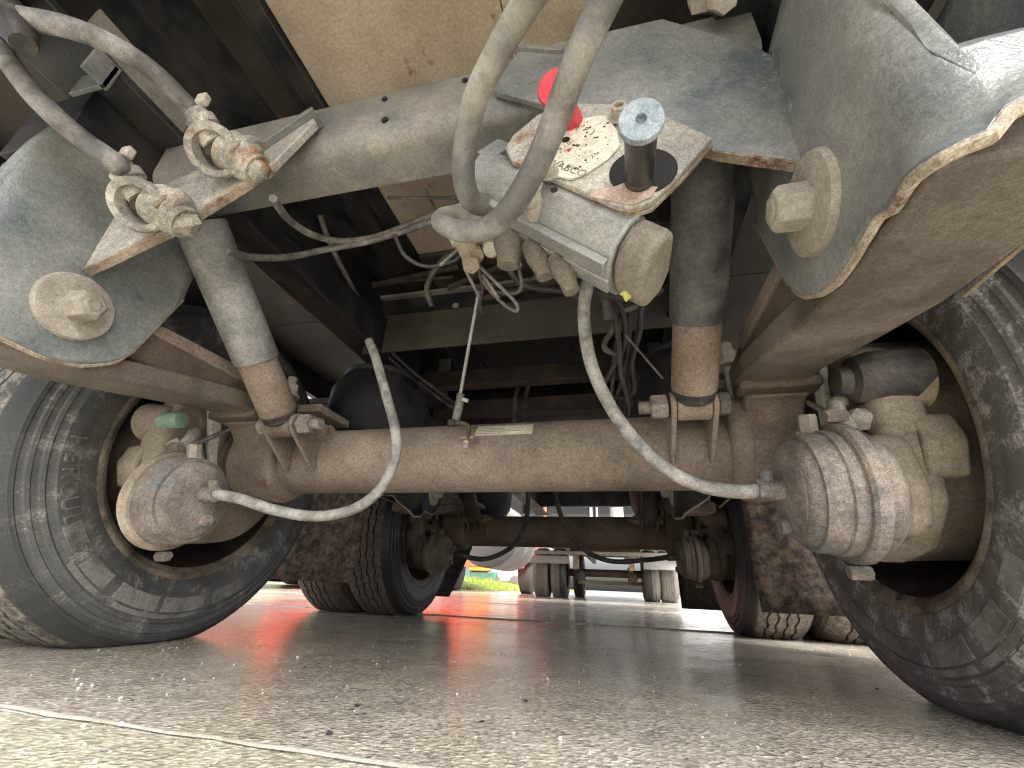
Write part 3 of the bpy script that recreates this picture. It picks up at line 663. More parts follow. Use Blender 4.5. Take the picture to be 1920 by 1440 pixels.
for k, (p, q) in enumerate([((745, 480), (860, 455)), ((840, 540), (1010, 470)), ((900, 560), (1080, 520)), ((680, 540), (860, 500))]):
    b = B(); b.cyl(W(*p, y=1.03), W(*q, y=1.0), .010, n=8); 
    o = obj('floor_stringer', b, DARKB, tr)
# left inboard longitudinal member that closes to the rear beam
b = B(); b.prism([(.42, .80), (1.10, .80), (1.10, .935), (.42, .82)], 'x', -.438, -.430); obj('side_plate', b, DARK, tr, bevel=.002)
b = B(); b.tube([(-0.4393, 0.52, 0.8109), (-0.4684, 0.65, 0.8443), (-0.5811, 1.0, 0.9729)], .007, 8, 4); obj('side_plate_edge', b, GREYD, tr)
b = B(); b.tube([(-0.4053, 0.6, 0.9911), (-0.4363, 0.75, 0.9469), (-0.4689, 1.0, 0.9084)], .007, 8, 6); obj('brace_rod', b, GREYD, tr)
b = B(); b.box((-.41, .50, .93), (-.30, .62, .96)); obj('bracket', b, DARK, tr)
# far cross members
for y in (1.75, 2.5, 3.3, 4.2):
    b = B(); b.box((-.492, y, .86), (.492, y + .06, 1.0)); obj('far_cross_member', b, DARK, tr, bevel=.003)
for y, z in ((1.45, .86), (1.62, .80)):
    b = B(); b.box((-.492, y, z), (.492, y + .05, z + .07)); obj('inner_cross_member', b, DARKB, tr, bevel=.003)
b = B(); b.box((-1.15, 4.55, .52), (1.15, 4.60, .62)); 
# mud flaps hung from brackets
def flap(y, xa, xb, z0, label, mat, cut=0, tilt=0):
    t = thing('mud_flap', label, 'mud flap', ((xa + xb) / 2, y, z0))
    n = 14; rows = []
    for i in range(n + 1):
        z = z0 + (.86 - z0) * i / n; row = []
        for j in range(n + 1):
            x = xa + (xb - xa) * j / n; xin = x
            if cut and i < 5: 
                f = (5 - i) / 5 * cut; x = xa + (xb - abs(xb - xa) * f * (1 if xb > xa else -1) - xa) * j / n
            row.append((x, y + .012 * math.sin(i * .5) + .006 * math.sin(j * .9) + tilt * (z - z0), z))
        rows.append(row)
    obj('rubber_sheet', B().ring(rows, False, False), mat, t, solid=.006)
    b = B(); b.box((min(xa, xb), y - .02, .86), (max(xa, xb), y + .02, .885)); obj('hanging_bar', b, DARK, t, bevel=.002)
FL = dirty('mud_speckled_flap', (.045, .035, .03), (.21, .155, .115), .48, .8, 0, None, .6, 1.6, patch=38)
FLD = dirty('dark_flap', (.022, .018, .016), (.075, .055, .045), .45, .8, 0, None, .6, 1.3, patch=30)
flap(1.55, -1.16, -.70, .131, 'brown mud speckled flap hanging before the rear left twin wheels', FL)
flap(1.50, .655, .99, .103, 'mud caked flap hanging before the rear right twin wheels', FL)
flap(2.76, -1.05, -.645, .07, 'dark brown flap behind the rear left wheel with slanted corner', FLD, .30)
flap(2.76, .58, 1.1, .07, 'dark flap behind the rear right wheel beside the brake chamber', FLD)

# ================================================================ COUPLINGS, VALVE
def coupling(c, s, label):
    t = thing('line_coupling', label, 'coupling', c); CAST = CRUD
    c = Vector(c); ax = Vector((.28, -.56, -.77)).normalized()      # mouth faces down towards the road
    b = B(); b.lathe(c - ax * .03, c, [(0, .024), (.010, .031), (.020, .0325), (.022, .036), (.030, .0365), (.0335, .034), (.034, .030), (.032, .0255), (.010, .0235), (.009, .002)], 36); ring = obj('socket_ring', b, CAST, t, smooth=35)
    side = ax.cross(Vector((0, 0, 1))).normalized(); up = side.cross(ax)
    b = B(); Rm = Matrix((side, up, -ax)).transposed()
    q = c - ax * .017; bb = [q + Rm @ Vector(v) for v in [(-.016, -.009, -.006), (.016, -.009, -.006), (.016, .009, -.006), (-.016, .009, -.006), (-.013, -.007, .003), (.013, -.007, .003), (.013, .007, .003), (-.013, .007, .003)]]
    b.add([tuple(v) for v in bb], [(0, 1, 2, 3), (4, 5, 6, 7), (0, 1, 5, 4), (1, 2, 6, 5), (2, 3, 7, 6), (3, 0, 4, 7)]); obj('square_plug', b, DARKB, t, bevel=.001)
    b = B(); b.lathe(c - ax * .0205, c - ax * .0155, [(0, .0243), (.0012, .0243)], 24); obj('socket_floor', b, DARKB, t)
    e = c - ax * .026 + c_r * .050 - c_u * .026; b = B()
    b.lathe(c - ax * .028 + c_r * .012, e, [(0, .030), (.012, .031), (.026, .029), (.038, .026), (.052, .022)], 28); obj('filter_body', b, CAST, t)
    b = B(); b.lump(c - ax * .020 + c_r * .044 + c_u * .002, .020, .14, 2, (1, 1, 1)); b.lump(e, .021, .2, 2, (1, .9, .9)); obj('crusted_boss', b, CAST, t)
    b = B(); q3 = c + c_r * .033 + c_u * .004 + c_f * .002; b.box(tuple(q3 - Vector((.006, .006, .011))), tuple(q3 + Vector((.006, .006, .011))), Matrix.Rotation(R(25), 3, 'Y')); obj('ident_tab', b, ROD, t, bevel=.002)
    n0 = c - c_r * .004 + c_u * .018 + c_f * .016; n1 = c - c_r * .026 + c_u * .056 + c_f * .004
    b = B(); b.lathe(n0, n1, [(0, .019), (.012, .021), (.015, .016), (.022, .016), (.024, .020), (.036, .020), (.038, .0155), (.046, .0155)], 24); obj('hose_neck', b, CAST, t, smooth=30)
    b = B(); p = n1 + c_r * .012 + c_u * .014 - c_f * .004; b.box(tuple(p + Vector((-.007, -.006, -.008))), tuple(p + Vector((.009, .006, .010)))); obj('clamp_screw', b, BOLT, t, bevel=.003)
    return n1
cA = (-0.2537, 0.29, 0.68); cB = (-0.3439, 0.29, 0.5921)
nA = coupling(cA, 1, 'upper crusted line coupling with round socket on the slanting left bracket')
nB = coupling(cB, 1, 'lower crusted line coupling with round socket on the slanting left bracket')
def hose(name, pts, r, mat, label, cat='hose', group=None, n=14, steps=8, radii=None):
    return tag(obj(name, B().tube(pts, r, n, steps, radii), mat, smooth=60), label, cat, group)
hose('air_hose', [(-0.4248, 0.128, 0.7556), (-0.376, 0.131, 0.7318), (-0.3373, 0.146, 0.7296), (-0.3203, 0.176, 0.7457), (-0.3089, 0.215, 0.7568), (-0.2984, 0.252, 0.7515), (-0.2954, 0.28, 0.749)], .0125, HOSE, 'grey air hose arching from top left to the upper coupling')
hose('air_hose', [(-0.7227, 0.16, 0.9888), (-0.5673, 0.17, 0.8237), (-0.4691, 0.18, 0.7264), (-0.4197, 0.2, 0.679), (-0.4048, 0.23, 0.6661), (-0.3506, 0.25, 0.629), (-0.3832, 0.278, 0.6505)], .0132, HOSE, 'grey air hose running down the left edge to the lower coupling')
# dark taped bunch at top left
b = B(); b.tube([(-0.6629, 0.12, 0.9637), (-0.4594, 0.124, 0.785), (-0.3956, 0.13, 0.7245), (-0.3681, 0.137, 0.6879)], .02, 12, 6, [.02, .024, .021, .012]); tag(obj('tape_wrap', b, HOSED), 'dark taped bundle holding two hoses in the top left corner', 'tape')
# bracket by the hoses
tag(obj('hose_bracket', B().box((-.44, .20, .79), (-.434, .235, .84)).box((-.50, .225, .79), (-.434, .232, .838)), GREY, bevel=.001), 'pale grey angle bracket behind the upper left hose', 'bracket')

# thin lines from the couplings to the centre valve
hose('brake_line', [(-0.203, 0.36, 0.653), (-0.2333, 0.42, 0.6803), (-0.2379, 0.48, 0.7042), (-0.2262, 0.54, 0.7438), (-0.1712, 0.56, 0.7627), (-0.115, 0.56, 0.7762), (-0.0378, 0.54, 0.7726), (0.0548, 0.5, 0.7203)], .0062, CABLE, 'upper thin grey line sagging from the upper coupling to the centre valve')
hose('brake_line', [(-0.308, 0.4, 0.6054), (-0.3069, 0.44, 0.6276), (-0.2971, 0.5, 0.6793), (-0.258, 0.54, 0.7273), (-0.1812, 0.56, 0.7532), (-0.113, 0.56, 0.7645), (-0.0304, 0.54, 0.7574), (0.0559, 0.5, 0.7076)], .0062, CABLE, 'lower thin grey line crossing to the centre valve')
tag(obj('cable_tie', B().cyl((0.0272, 0.52, 0.7838), (-0.1271, 0.52, 0.8183), .0028, n=8), CABLE), 'long stiff cable tie end pointing left above the thin lines', 'cable tie')
tag(obj('cable_tie', B().tube([(-0.0614, 0.54, 0.8501), (-0.0392, 0.54, 0.8011), (-0.0235, 0.54, 0.7628)], .0022, 8), CABLE), 'short thin tie crossing the sagging lines', 'cable tie')
b = B(); b.tube([(-0.0735, 0.555, 0.7829), (0.0099, 0.53, 0.7645)], .0085, 12); tag(obj('line_sleeve', b, HOSED), 'dark ribbed sleeve round the two thin lines', 'sleeve')

# park / shunt valve assembly
va = thing('shunt_valve', 'aluminium air valve behind a speckled plate with red and black knobs', 'valve', (.27, .33, .58))
pl = [(.168, .612), (.176, .632), (.207, .663), (.250, .668), (.302, .652), (.352, .612), (.390, .566), (.352, .520), (.322, .489), (.304, .484), (.290, .490), (.208, .560), (.176, .588)]
hole = (.318, .533)
plate_o = obj('mounting_plate', B().prism(pl, 'y', .322, .330), CAST, va, bevel=.0015)
PO = []
b = B(); b.prism([(x + .0015, z - .0012) for x, z in pl], 'y', .3305, .3345); obj('rust_edge', b, RUST, plate_o)
b = B(); b.lathe((hole[0], .3218, hole[1]), (hole[0], .3212, hole[1]), [(0, .034), (.0006, .034)], 32); obj('knob_opening_shade', b, VOID, plate_o)  # flush black disc paints the shade of the opening
b = B(); b.prism([(.262, .5085), (.27, .516), (.285, .515), (.298, .519), (.312, .512), (.330, .506), (.322, .4935), (.304, .4875), (.291, .4935)], 'y', .3205, .3216); obj('bare_corner', b, dirty('pink_bare_metal', (.42, .32, .28), (.55, .46, .40), .5, .7), plate_o)
npoly = [(.206, .560), (.203, .572), (.214, .590), (.245, .622), (.262, .632), (.280, .632), (.290, .622), (.296, .60), (.298, .575), (.285, .558), (.262, .541), (.245, .536), (.225, .546)]
npl = obj('name_plate', B().prism(npoly, 'y', .3185, .3212), PLATE, va, bevel=.0005)
def on_plate(body, x, z, size, ang, mat, name='lettering'):
    x_ax = Vector((math.cos(R(ang)), 0, math.sin(R(ang))))
    o = text_mesh(name, body, size, mat, None, frame((x, .3182, z), x_ax, (0, -1, 0)), .0003); o.parent = npl; return o
on_plate('WABCO', .240, .5535, .0135, -38, INKD)
on_plate('P', .263, .611, .010, -35, INKD); on_plate('(     )', .263, .611, .012, -35, INKD); on_plate('13 - 12', .248, .590, .006, -35, INKD)
on_plate('2-1', .270, .566, .006, 40, INKD)
b = B(); b.prism([(.240, .583), (.247, .585), (.243, .578)], 'y', .3180, .3186); obj('red_triangle', b, INKR, npl)
b = B()
for i in range(70):
    x, z = random.uniform(.21, .292), random.uniform(.548, .626); r = random.choice([.0006, .0009, .0014])
    if abs(x - z + .335) < .05: b.cyl((x, .3184, z), (x, .3180, z), r, n=6)
sp = obj('paint_chips', b, DARKB, npl); sp['kind'] = 'stuff'
for x, z, r in ((.240, .60, .0045), (.255, .6415, .0035), (.226, .527, .004)):
    b = B(); b.cyl((x, .3184 if x == .240 else .322, z), (x, .3178 if x == .240 else .3214, z), r, n=18); obj('plate_hole_shade', b, VOID, plate_o)  # black discs paint the shade inside small holes
def capscrew(x, z, y=.318, r=.0085, par=va):
    b = B(); b.lathe((x, y + .001, z), (x, y - .02, z), [(0, r * 1.35), (.002, r * 1.35), (.0021, r), (.014, r), (.0145, r * .6), (.010, r * .55), (.0099, .0001)], 20); return obj('cap_screw', b, BOLT, par, smooth=30)
capscrew(.2205, .5495); capscrew(.300, .622)
b = B(); b.lathe((.1985, .345, .531), (.1985, .30, .531), [(0, .012), (.03, .012), (.0305, .0165), (.034, .0165), (.0342, .0088), (.048, .0088), (.0485, .005), (.044, .005), (.043, .0001)], 24); b.cyl((.1985, .38, .525), (.1985, .335, .528), .0125, n=20); obj('boss_screw', b, BOLT, va, smooth=30)
# black knob
kb = Vector((.314, .335, .524)); kt = Vector((.3085, .232, .482)); L = (kt - kb).length
b = B(); b.lathe(kb, kt, [(0, .0125), (.012, .0125), (.014, .0145), (.026, .0145), (.028, .0128), (.030, .0138), (L - .012, .0138), (L - .006, .015)], 36); obj('black_knob', b, BLACKK, va, smooth=40)
b = B(); b.lathe(kb + (kt - kb) * ((L - .007) / L), kt + (kt - kb) * .02, [(0, .0145), (.002, .0182), (.006, .0186), (.0085, .0175), (.0088, .0045), (.004, .004), (.0039, .0001)], 40); obj('knob_cap', b, KNOBTOP, va, smooth=30)
# red knob
rb = Vector((.247, .335, .640)); rt = Vector((.2365, .262, .604)); L = (rt - rb).length
b = B(); b.lathe(rb, rt, [(0, .0155), (.02, .0155), (L - .022, .0115), (L - .014, .013), (L - .008, .019), (L - .003, .0205), (L, .019), (L + .001, .001)], 36); obj('red_knob', b, REDP, va, smooth=50)
# cast body behind the plate, turned about y
def vb(u, v, y): # local frame of the valve body: u along, v across
    o_ = Vector((.150, 0, .640)); d = Vector((math.cos(R(-41)), 0, math.sin(R(-41)))); e = Vector((-d.z, 0, d.x)); p = o_ + d * u - e * v; return (p.x, y, p.z)
def vprism(poly, u0, u1):
    b = B(); A = [vb(u0, v, y) for v, y in poly]; D = [vb(u1, v, y) for v, y in poly]; return b.ring([A, D])
body = [(.0, .345), (.0, .40), (.015, .425), (.05, .425), (.062, .40), (.066, .38), (.064, .358), (.052, .338), (.03, .328), (.012, .333)]
obj('valve_body', vprism(body, .0, .225), ALU, va, bevel=.004, seg=3)
obj('end_cover', vprism([(v * .9 + .003, y) for v, y in body], .2255, .262), dirty('brown_cast_end', (.17, .15, .125), (.27, .24, .20), .5, .6), va, bevel=.008, seg=3)
obj('body_rib', vprism([(.060, .350), (.060, .372), (.070, .372), (.070, .350)], .03, .222), ALU, va, bevel=.0015)
obj('body_rib', vprism([(.060, .378), (.060, .40), (.068, .40), (.068, .378)], .035, .225), ALU, va, bevel=.0015)
obj('clip_plate', vprism([(-.012, .336), (-.012, .340), (.026, .333), (.026, .329)], -.006, .020), GREY, va, bevel=.001)
b = B(); b.cyl(vb(-.012, .048, .345), vb(-.012, .048, .325), .0105, n=24); obj('round_stud', b, BOLT, va, bevel=.001)
b = B(); b.lathe(vb(.0, .035, .385), vb(-.03, .035, .375), [(0, .034), (.012, .033), (.0125, .028), (.004, .027), (.0039, .001)], 28); obj('port_collar', b, dirty('dark_port', (.10, .09, .08), (.2, .18, .16), .5), va)
for u, w in ((.07, .022), (.11, .017), (.15, .015)):
    p = Vector(vb(u, .062, .39)); q = p + Vector((-.006 + .02 * (u > .1), .012, -.050)); b = B(); b.lathe(p, q, [(0, w), (.02, w * .95), (.034, w * .7), (.048, w * .6)], 20); obj('port_elbow', b, dirty('brass_dusty', (.10, .088, .068), (.20, .18, .145), .5), va, smooth=50)
b = B(); b.lump(vb(.245, .060, .395), .006, .3, 2); obj('yellow_plug', b, simple('yellow_plastic', (.45, .40, .12)), va)
# big supply hoses from above
hose('supply_hose', [(0.2448, 0.1629, 0.5876), (0.2202, 0.1864, 0.5969), (0.1891, 0.2139, 0.5945), (0.1563, 0.2463, 0.5815), (0.1353, 0.2808, 0.5702), (0.1258, 0.3094, 0.5536), (0.1268, 0.3349, 0.5486), (0.1358, 0.3624, 0.5672), (0.1472, 0.3879, 0.5908)], .0128, HOSEL, 'thick pale hose from the top curving into the left end of the valve', 'hose', None, 20)
hose('supply_hose', [(0.2989, 0.1656, 0.5634), (0.2864, 0.1812, 0.56), (0.2601, 0.2122, 0.5415), (0.2401, 0.2426, 0.5274), (0.2179, 0.2729, 0.5124), (0.1872, 0.306, 0.4989), (0.1541, 0.3322, 0.4984), (0.1159, 0.349, 0.5144), (0.0881, 0.3542, 0.536), (0.0751, 0.3672, 0.561), (0.0818, 0.3852, 0.586), (0.1136, 0.402, 0.5913), (0.1388, 0.4047, 0.5989)], .0127, HOSEL, 'thick hose from the top crossing before the valve and curling back', 'hose', None, 20)
hose('return_hose', [(0.1414, 0.3953, 0.5961), (0.1045, 0.4016, 0.6108), (0.0781, 0.4042, 0.6151), (0.0686, 0.4125, 0.6166), (0.08, 0.4251, 0.6201), (0.1277, 0.4286, 0.6141)], .0095, HOSE, 'short grey hose loop tucked behind the curled thick hose', 'hose')
for k, (pts, r, lb) in enumerate([
    ([(0.1779, 0.4553, 0.5624), (0.1877, 0.4659, 0.5459), (0.2055, 0.4733, 0.5398), (0.2272, 0.467, 0.5406), (0.2358, 0.4554, 0.5453)], .0058, 'pale small hose looping under the valve ports'),
    ([(0.1992, 0.4648, 0.5772), (0.2143, 0.4654, 0.5604), (0.2331, 0.4625, 0.5528), (0.2482, 0.4551, 0.5523)], .0055, 'upper short hose curved under the valve ports'),
    ([(0.2489, 0.44, 0.5369), (0.2582, 0.4484, 0.5246), (0.272, 0.4603, 0.5075), (0.2817, 0.4616, 0.5098), (0.2869, 0.4551, 0.5258), (0.2882, 0.4565, 0.5468)], .0062, 'V shaped grey hose hanging from the valve end'),
    ([(0.1791, 0.5389, 0.6254), (0.2099, 0.574, 0.6162), (0.2515, 0.6123, 0.6062), (0.3274, 0.6844, 0.638), (0.3837, 0.7324, 0.6855)], .006, 'dark hose leading right behind the valve into the shade')]):
    hose('small_hose', pts, r, CABLE if k < 3 else HOSED, lb)
# brake hoses to the chambers
def ch_end(s, y0): return (s * .466, y0 - .206, .277)
hL = hose('brake_hose', [(-0.2604, 0.7418, 0.6375), (-0.2273, 0.7297, 0.5859), (-0.179, 0.721, 0.4888), (-0.1448, 0.7239, 0.4073), (-0.1378, 0.7246, 0.3514), (-0.1611, 0.7288, 0.2959), (-0.2062, 0.7241, 0.259), (-0.2763, 0.7134, 0.2446), (-0.3524, 0.69, 0.2531), (-0.4175, 0.6766, 0.2703), (-.466, Y1 - .206, .277)], .0098, HOSEM, 'grey brake hose looping down to the left brake chamber', 'hose', None, 18)
hR = hose('brake_hose', [(0.2642, 0.5304, 0.5935), (0.2489, 0.5377, 0.5705), (0.2394, 0.5574, 0.5256), (0.2434, 0.583, 0.4638), (0.2636, 0.6054, 0.4052), (0.2984, 0.6255, 0.3472), (0.3441, 0.6469, 0.3039), (0.3934, 0.659, 0.2813), (0.442, 0.6633, 0.2743), (.466, Y1 - .206, .277)], .0100, HOSEM, 'grey speckled brake hose sweeping down to the right brake chamber', 'hose', None, 18)
hose('brake_hose', [(-0.0794, 1.6957, 0.5785), (-0.1036, 1.8529, 0.4784), (-0.1344, 1.9454, 0.3904), (-0.2008, 1.9938, 0.304), (-0.3244, 2.0006, 0.25), (-0.4481, 1.9853, 0.264), (-.466, Y1 + DY - .206, .277)], .0105, HOSED, 'dark brake hose looping to the left chamber of the far axle', 'hose', None, 12)
hose('brake_hose', [(0.0286, 1.7112, 0.6026), (0.0219, 1.8198, 0.4941), (0.0487, 1.9237, 0.3893), (0.119, 2.0077, 0.3007), (0.2291, 2.056, 0.259), (0.3761, 2.077, 0.2684), (.466, Y1 + DY - .206, .277)], .0105, HOSED, 'dark brake hose sagging to the right chamber of the far axle', 'hose', None, 12)

# ride height valve with rods above the axle
lv = thing('levelling_valve', 'small brass levelling valve with crossing wires hanging in the centre', 'valve', (0.0592, 0.519, 0.6507))
def wb(name, p, q, r, mat, par, hexn=False, n=16):
    b = B(); (b.hexa if hexn else b.cyl)(p, q, r, n=6 if hexn else n); return obj(name, b, mat, par, bevel=.0008)
BR = dirty('old_brass', (.22, .18, .12), (.36, .31, .23), .5, .5, .2)
wb('valve_block', (0.0454, 0.5086, 0.6648), (0.0622, 0.5297, 0.6306), .018, BR, lv, True)
wb('valve_block', (0.0601, 0.5073, 0.6751), (0.0549, 0.518, 0.6506), .013, BR, lv)
wb('lock_nut', (0.0527, 0.5322, 0.6437), (0.0657, 0.5075, 0.6076), .016, BR, lv, True)
wb('lock_nut', (0.0634, 0.5279, 0.6581), (0.0739, 0.5105, 0.629), .010, BR, lv)
wb('valve_port', (0.092, 0.5337, 0.6609), (0.0951, 0.5108, 0.6393), .0125, BOLT, lv)
wb('valve_port', (0.0833, 0.5421, 0.686), (0.0918, 0.5258, 0.6537), .016, BR, lv)
wb('side_cap', (0.0386, 0.5055, 0.6677), (0.025, 0.5051, 0.6615), .011, BOLT, lv, True)
for p, q in (((955, 450), (978, 500)), ((862, 465), (825, 498)), ((870, 500), (900, 560)), ((905, 515), (935, 560)), ((945, 430), (975, 505))):
    wb('lever_rod', W(*p, d=.74), W(*q, d=.74), .0032, CABLE, lv, n=8)
for k, (pts, lb) in enumerate([
    ([(0.0652, 0.5485, 0.6404), (0.0904, 0.5666, 0.6164), (0.1179, 0.5957, 0.5944), (0.1215, 0.6036, 0.5802), (0.1058, 0.6068, 0.589), (0.0796, 0.5898, 0.6102), (0.0612, 0.5639, 0.6302)], 'thin cable looped low below the levelling valve'),
    ([(0.1263, 0.5788, 0.6565), (0.1297, 0.5943, 0.6267), (0.1148, 0.6054, 0.6196), (0.0776, 0.5946, 0.6224), (0.0627, 0.5745, 0.6326)], 'thin cable bowing right of the levelling valve'),
    ([(0.0631, 0.55, 0.6361), (0.0618, 0.5806, 0.6197), (0.0498, 0.6073, 0.6057), (0.0477, 0.6325, 0.5997)], 'thin dark cable hanging straight below the levelling valve')]):
    hose('thin_cable', pts, .0032, CABLE if k < 2 else HOSED, lb, 'cable')
lk = thing('height_linkage', 'slim rod linking the levelling valve to a small bracket on the axle', 'linkage', (-0.0297, 0.7608, 0.438))
wb('link_rod', (0.0437, 0.6117, 0.6401), (-0.0245, 0.7406, 0.4818), .0036, ALU, lk, n=10)
b = B(); b.tube([(-0.0213, 0.7362, 0.4879), (-0.028, 0.7493, 0.4623), (-0.0374, 0.7614, 0.4329)], .008, 12, 4, [.0075, .009, .008]); obj('rubber_boot', b, SHOCK, lk)
wb('clip_screw', (-0.0172, 0.7343, 0.4751), (-0.005, 0.739, 0.4718), .004, BOLT, lk)
b = B(); b.tube([(-0.045, 0.749, 0.4309), (-0.0264, 0.7533, 0.4317), (-0.0114, 0.7529, 0.4286), (-0.0041, 0.7534, 0.4195), (-0.0038, 0.7574, 0.4)], .0046, 10, 5); obj('bent_pin', b, DARKB, lk)
wb('pin_end', (-0.0471, 0.7485, 0.4308), (-0.0337, 0.7516, 0.4314), .0075, DARK, lk)
b = B(); q = Vector((-0.0105, 0.7608, 0.4013)); b.box(tuple(q + Vector((-.013, -.006, -.002))), tuple(q + Vector((.016, .03, .003)))); obj('axle_tab', b, MUD, lk, bevel=.0008)
for dz, rr_ in ((-.008, .006), (-.016, .005)): wb('small_nut', tuple(q + Vector((0, .002, dz + .004))), tuple(q + Vector((0, .002, dz - .003))), rr_, BOLT, lk, True)
wb('stud_tip', tuple(q + Vector((0, .002, 0))), tuple(q + Vector((0, .002, -.030))), .0032, MUD, lk, n=10)
# tied bunch of spare cable on the right
cabs = [([(1120, 545), (1150, 590), (1160, 640), (1165, 700), (1180, 760), (1178, 800)], .0068), ([(1135, 540), (1165, 580), (1172, 640), (1150, 690), (1130, 720), (1120, 700)], .0068), ([(1195, 575), (1160, 590), (1145, 625), (1135, 640), (1135, 655), (1155, 665)], .0068),
        ([(1200, 560), (1200, 620), (1185, 680), (1190, 730), (1175, 748), (1150, 745)], .0065), ([(1180, 580), (1178, 660), (1165, 720), (1150, 760), (1160, 790)], .006), ([(1155, 640), (1150, 700), (1148, 745), (1158, 790)], .006), ([(1205, 575), (1192, 640), (1178, 700), (1186, 760)], .006)]
LBL = ['leftmost upper cable of the tied spare bunch running straight down', 'spare cable that bends back to the left at mid height of the bunch', 'lighter spare cable forming the small hook at the left of the bunch', 'rightmost spare cable turning in a U at the foot of the bunch',
       'spare cable through the middle of the tied bunch reaching the axle', 'short straight spare cable in the lower half of the tied bunch', 'spare cable starting highest on the right side of the tied bunch']
for k, (pts, r) in enumerate(cabs):
    hose('spare_cable', [W(a, c, d=.98 + .012 * k) for a, c in pts], r, HOSED if k % 2 else CABLE if k == 2 else HOSED, LBL[k], 'cable', 'bunch of spare cable by the right shock absorber', 10, 6)
tag(obj('cable_tie', B().cyl((0.31, 0.798, 0.6302), (0.3795, 0.8365, 0.5409), .0024, n=8), CABLE), 'pale tie tail sticking out of the spare cable bunch', 'cable tie')
# more dark hoses crowding behind and under the valve
more = [('dark hose curving from under the valve to the spare cable bunch', [(1040, 500), (1075, 530), (1110, 545), (1135, 560), (1140, 600)], .009, .78),
        ('dark hose bending round above the spare cable bunch', [(1120, 520), (1160, 545), (1200, 552), (1235, 550)], .0085, .86),
        ('thin dark cable arching right below the valve end', [(1150, 490), (1175, 530), (1200, 548), (1230, 520), (1255, 500)], .005, .88),
        ('dark hose from the levelling valve to the cross beam', [(940, 470), (965, 520), (1000, 540), (1050, 545), (1100, 560)], .007, .90),
        ('dark bent hose low behind the levelling valve', [(850, 470), (820, 500), (800, 540), (810, 575)], .006, .92),
        ('thin dark cable drooping under the thin grey lines', [(740, 440), (760, 480), (800, 500), (850, 490), (870, 470)], .004, .80)]
for lb, pts, r, dd in more: hose('dark_hose', [W(a, c, d=dd) for a, c in pts], r, HOSED, lb, 'hose', None, 10, 6)
# cables running rearward on the left of centre
for k, dx in enumerate((0, 14)):
    hose('loom_cable', [W(690 + dx, 625, y=1.05), W(740 + dx, 680, y=1.15), W(800 + dx, 728, y=1.25), W(850 + dx, 765, y=1.35)], .007, HOSED, f'{"lower" if k == 0 else "upper"} dark cable of the pair sloping behind the left brake hose', 'cable')
hose('loom_cable', [(-0.091, 1.5, 0.6943), (-0.0895, 1.5, 0.8283), (-0.0552, 1.5, 0.9205), (-0.0326, 1.55, 0.9689)], .010, HOSED, 'dark cable rising behind the axle right of the link rod', 'cable')
hose('loom_cable', [(-0.0493, 1.5, 0.6925), (-0.0525, 1.5, 0.8145), (-0.0265, 1.5, 0.9063), (-0.0054, 1.55, 0.9617)], .010, HOSED, 'second dark cable rising just right of its twin', 'cable')

# ================================================================ TRUCK BEYOND (same train, further back)
tt = thing('rear_truck', 'second truck chassis with pale twin tyres seen far under the axles', 'truck', (0, 8.25, 0))
ft = B(); 
tyres = {}
for x in (-1.085, -.775, .745, 1.02):
    b = tyre_mesh(0, 1, 64, False); b.v = [((vx - .83) * 1.05 + x, vy + 8.25, vz * .99 + H) for vx, vy, vz in b.v]; w = obj('wheel', b, TY_F, tt)
    b = B(); b.lathe((x - .09, 8.25, H), (x + .09, 8.25, H), [(0, .25), (.01, .24), (.05, .10), (.18, .10)], 32); obj('rim', b, RIM, w)
for x in (-.56,): 
    b = tyre_mesh(0, 1, 64, False); b.v = [((vx - .83) * .8 + x, vy + 9.6, vz * .99 + H) for vx, vy, vz in b.v]; obj('wheel', b, TY_B, tt)
b = B(); b.lathe((-.65, 8.25, H + .02), (.62, 8.25, H + .02), [(0, .062), (1.27, .062)], 32); obj('axle_tube', b, DARKB, tt)
WG = simple('dusty_white_paint', (.26, .26, .25), .5)
b = B(); b.box((-1.30, 7.60, .52), (-.56, 7.70, .64)); obj('mudguard_panel', b, WG, tt, bevel=.01)
b = B(); b.box((.62, 7.60, .47), (1.22, 7.70, .63)); obj('mudguard_panel', b, WG, tt, bevel=.01)
b = B(); b.box((.62, 7.6, .64), (1.24, 8.9, .66)); obj('mudguard_top', b, WG, tt)
b = B(); b.box((-1.2, 7.50, .655), (1.2, 7.58, .71)); obj('cross_bar', b, simple('grey_bar', (.24, .225, .20), .6), tt, bevel=.006)
b = B(); b.box((-.55, 7.7, .72), (.60, 8.9, .80)); obj('subframe', b, DARKB, tt)
for x in (-.50, .40): b = B(); b.box((x, 7.75, .45), (x + .09, 7.9, .70)); obj('spring_hanger', b, TANM, tt, bevel=.006); b = B(); b.prism([(7.9, .45), (8.25, .30), (8.6, .45), (8.6, .50), (8.25, .36), (7.9, .50)], 'x', x - .02, x + .06); obj('leaf_spring', b, DARKB, tt)
for x in (-.42, .46): b = B(); b.lathe((x, 8.0, .36), (x, 8.2, .36), [(0, .05), (.02, .08), (.12, .08), (.15, .05)], 24); obj('brake_chamber', b, DARKB, tt)
b = B(); b.box((-.5, 8.5, .24), (.62, 8.56, .30)); obj('under_beam', b, TANM, tt, bevel=.006)
b = B(); b.box((-1.25, 5.9, .98), (1.25, 13, 1.05)); obj('load_deck', b, DARK, tt)
for x in (-.42, .42): b = B(); b.box((x - .04, 5.9, .80), (x + .04, 13, .975)); obj('frame_rail', b, DARKB, tt)
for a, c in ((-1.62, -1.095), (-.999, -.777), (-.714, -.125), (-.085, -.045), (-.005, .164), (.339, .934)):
    obj('dark_backing_panel', B().box((a, 6.3, .86), (c, 6.9, 1.7)), VOID, tt, bevel=.004)  # dark backing added to blacken the view between axles, slits left open
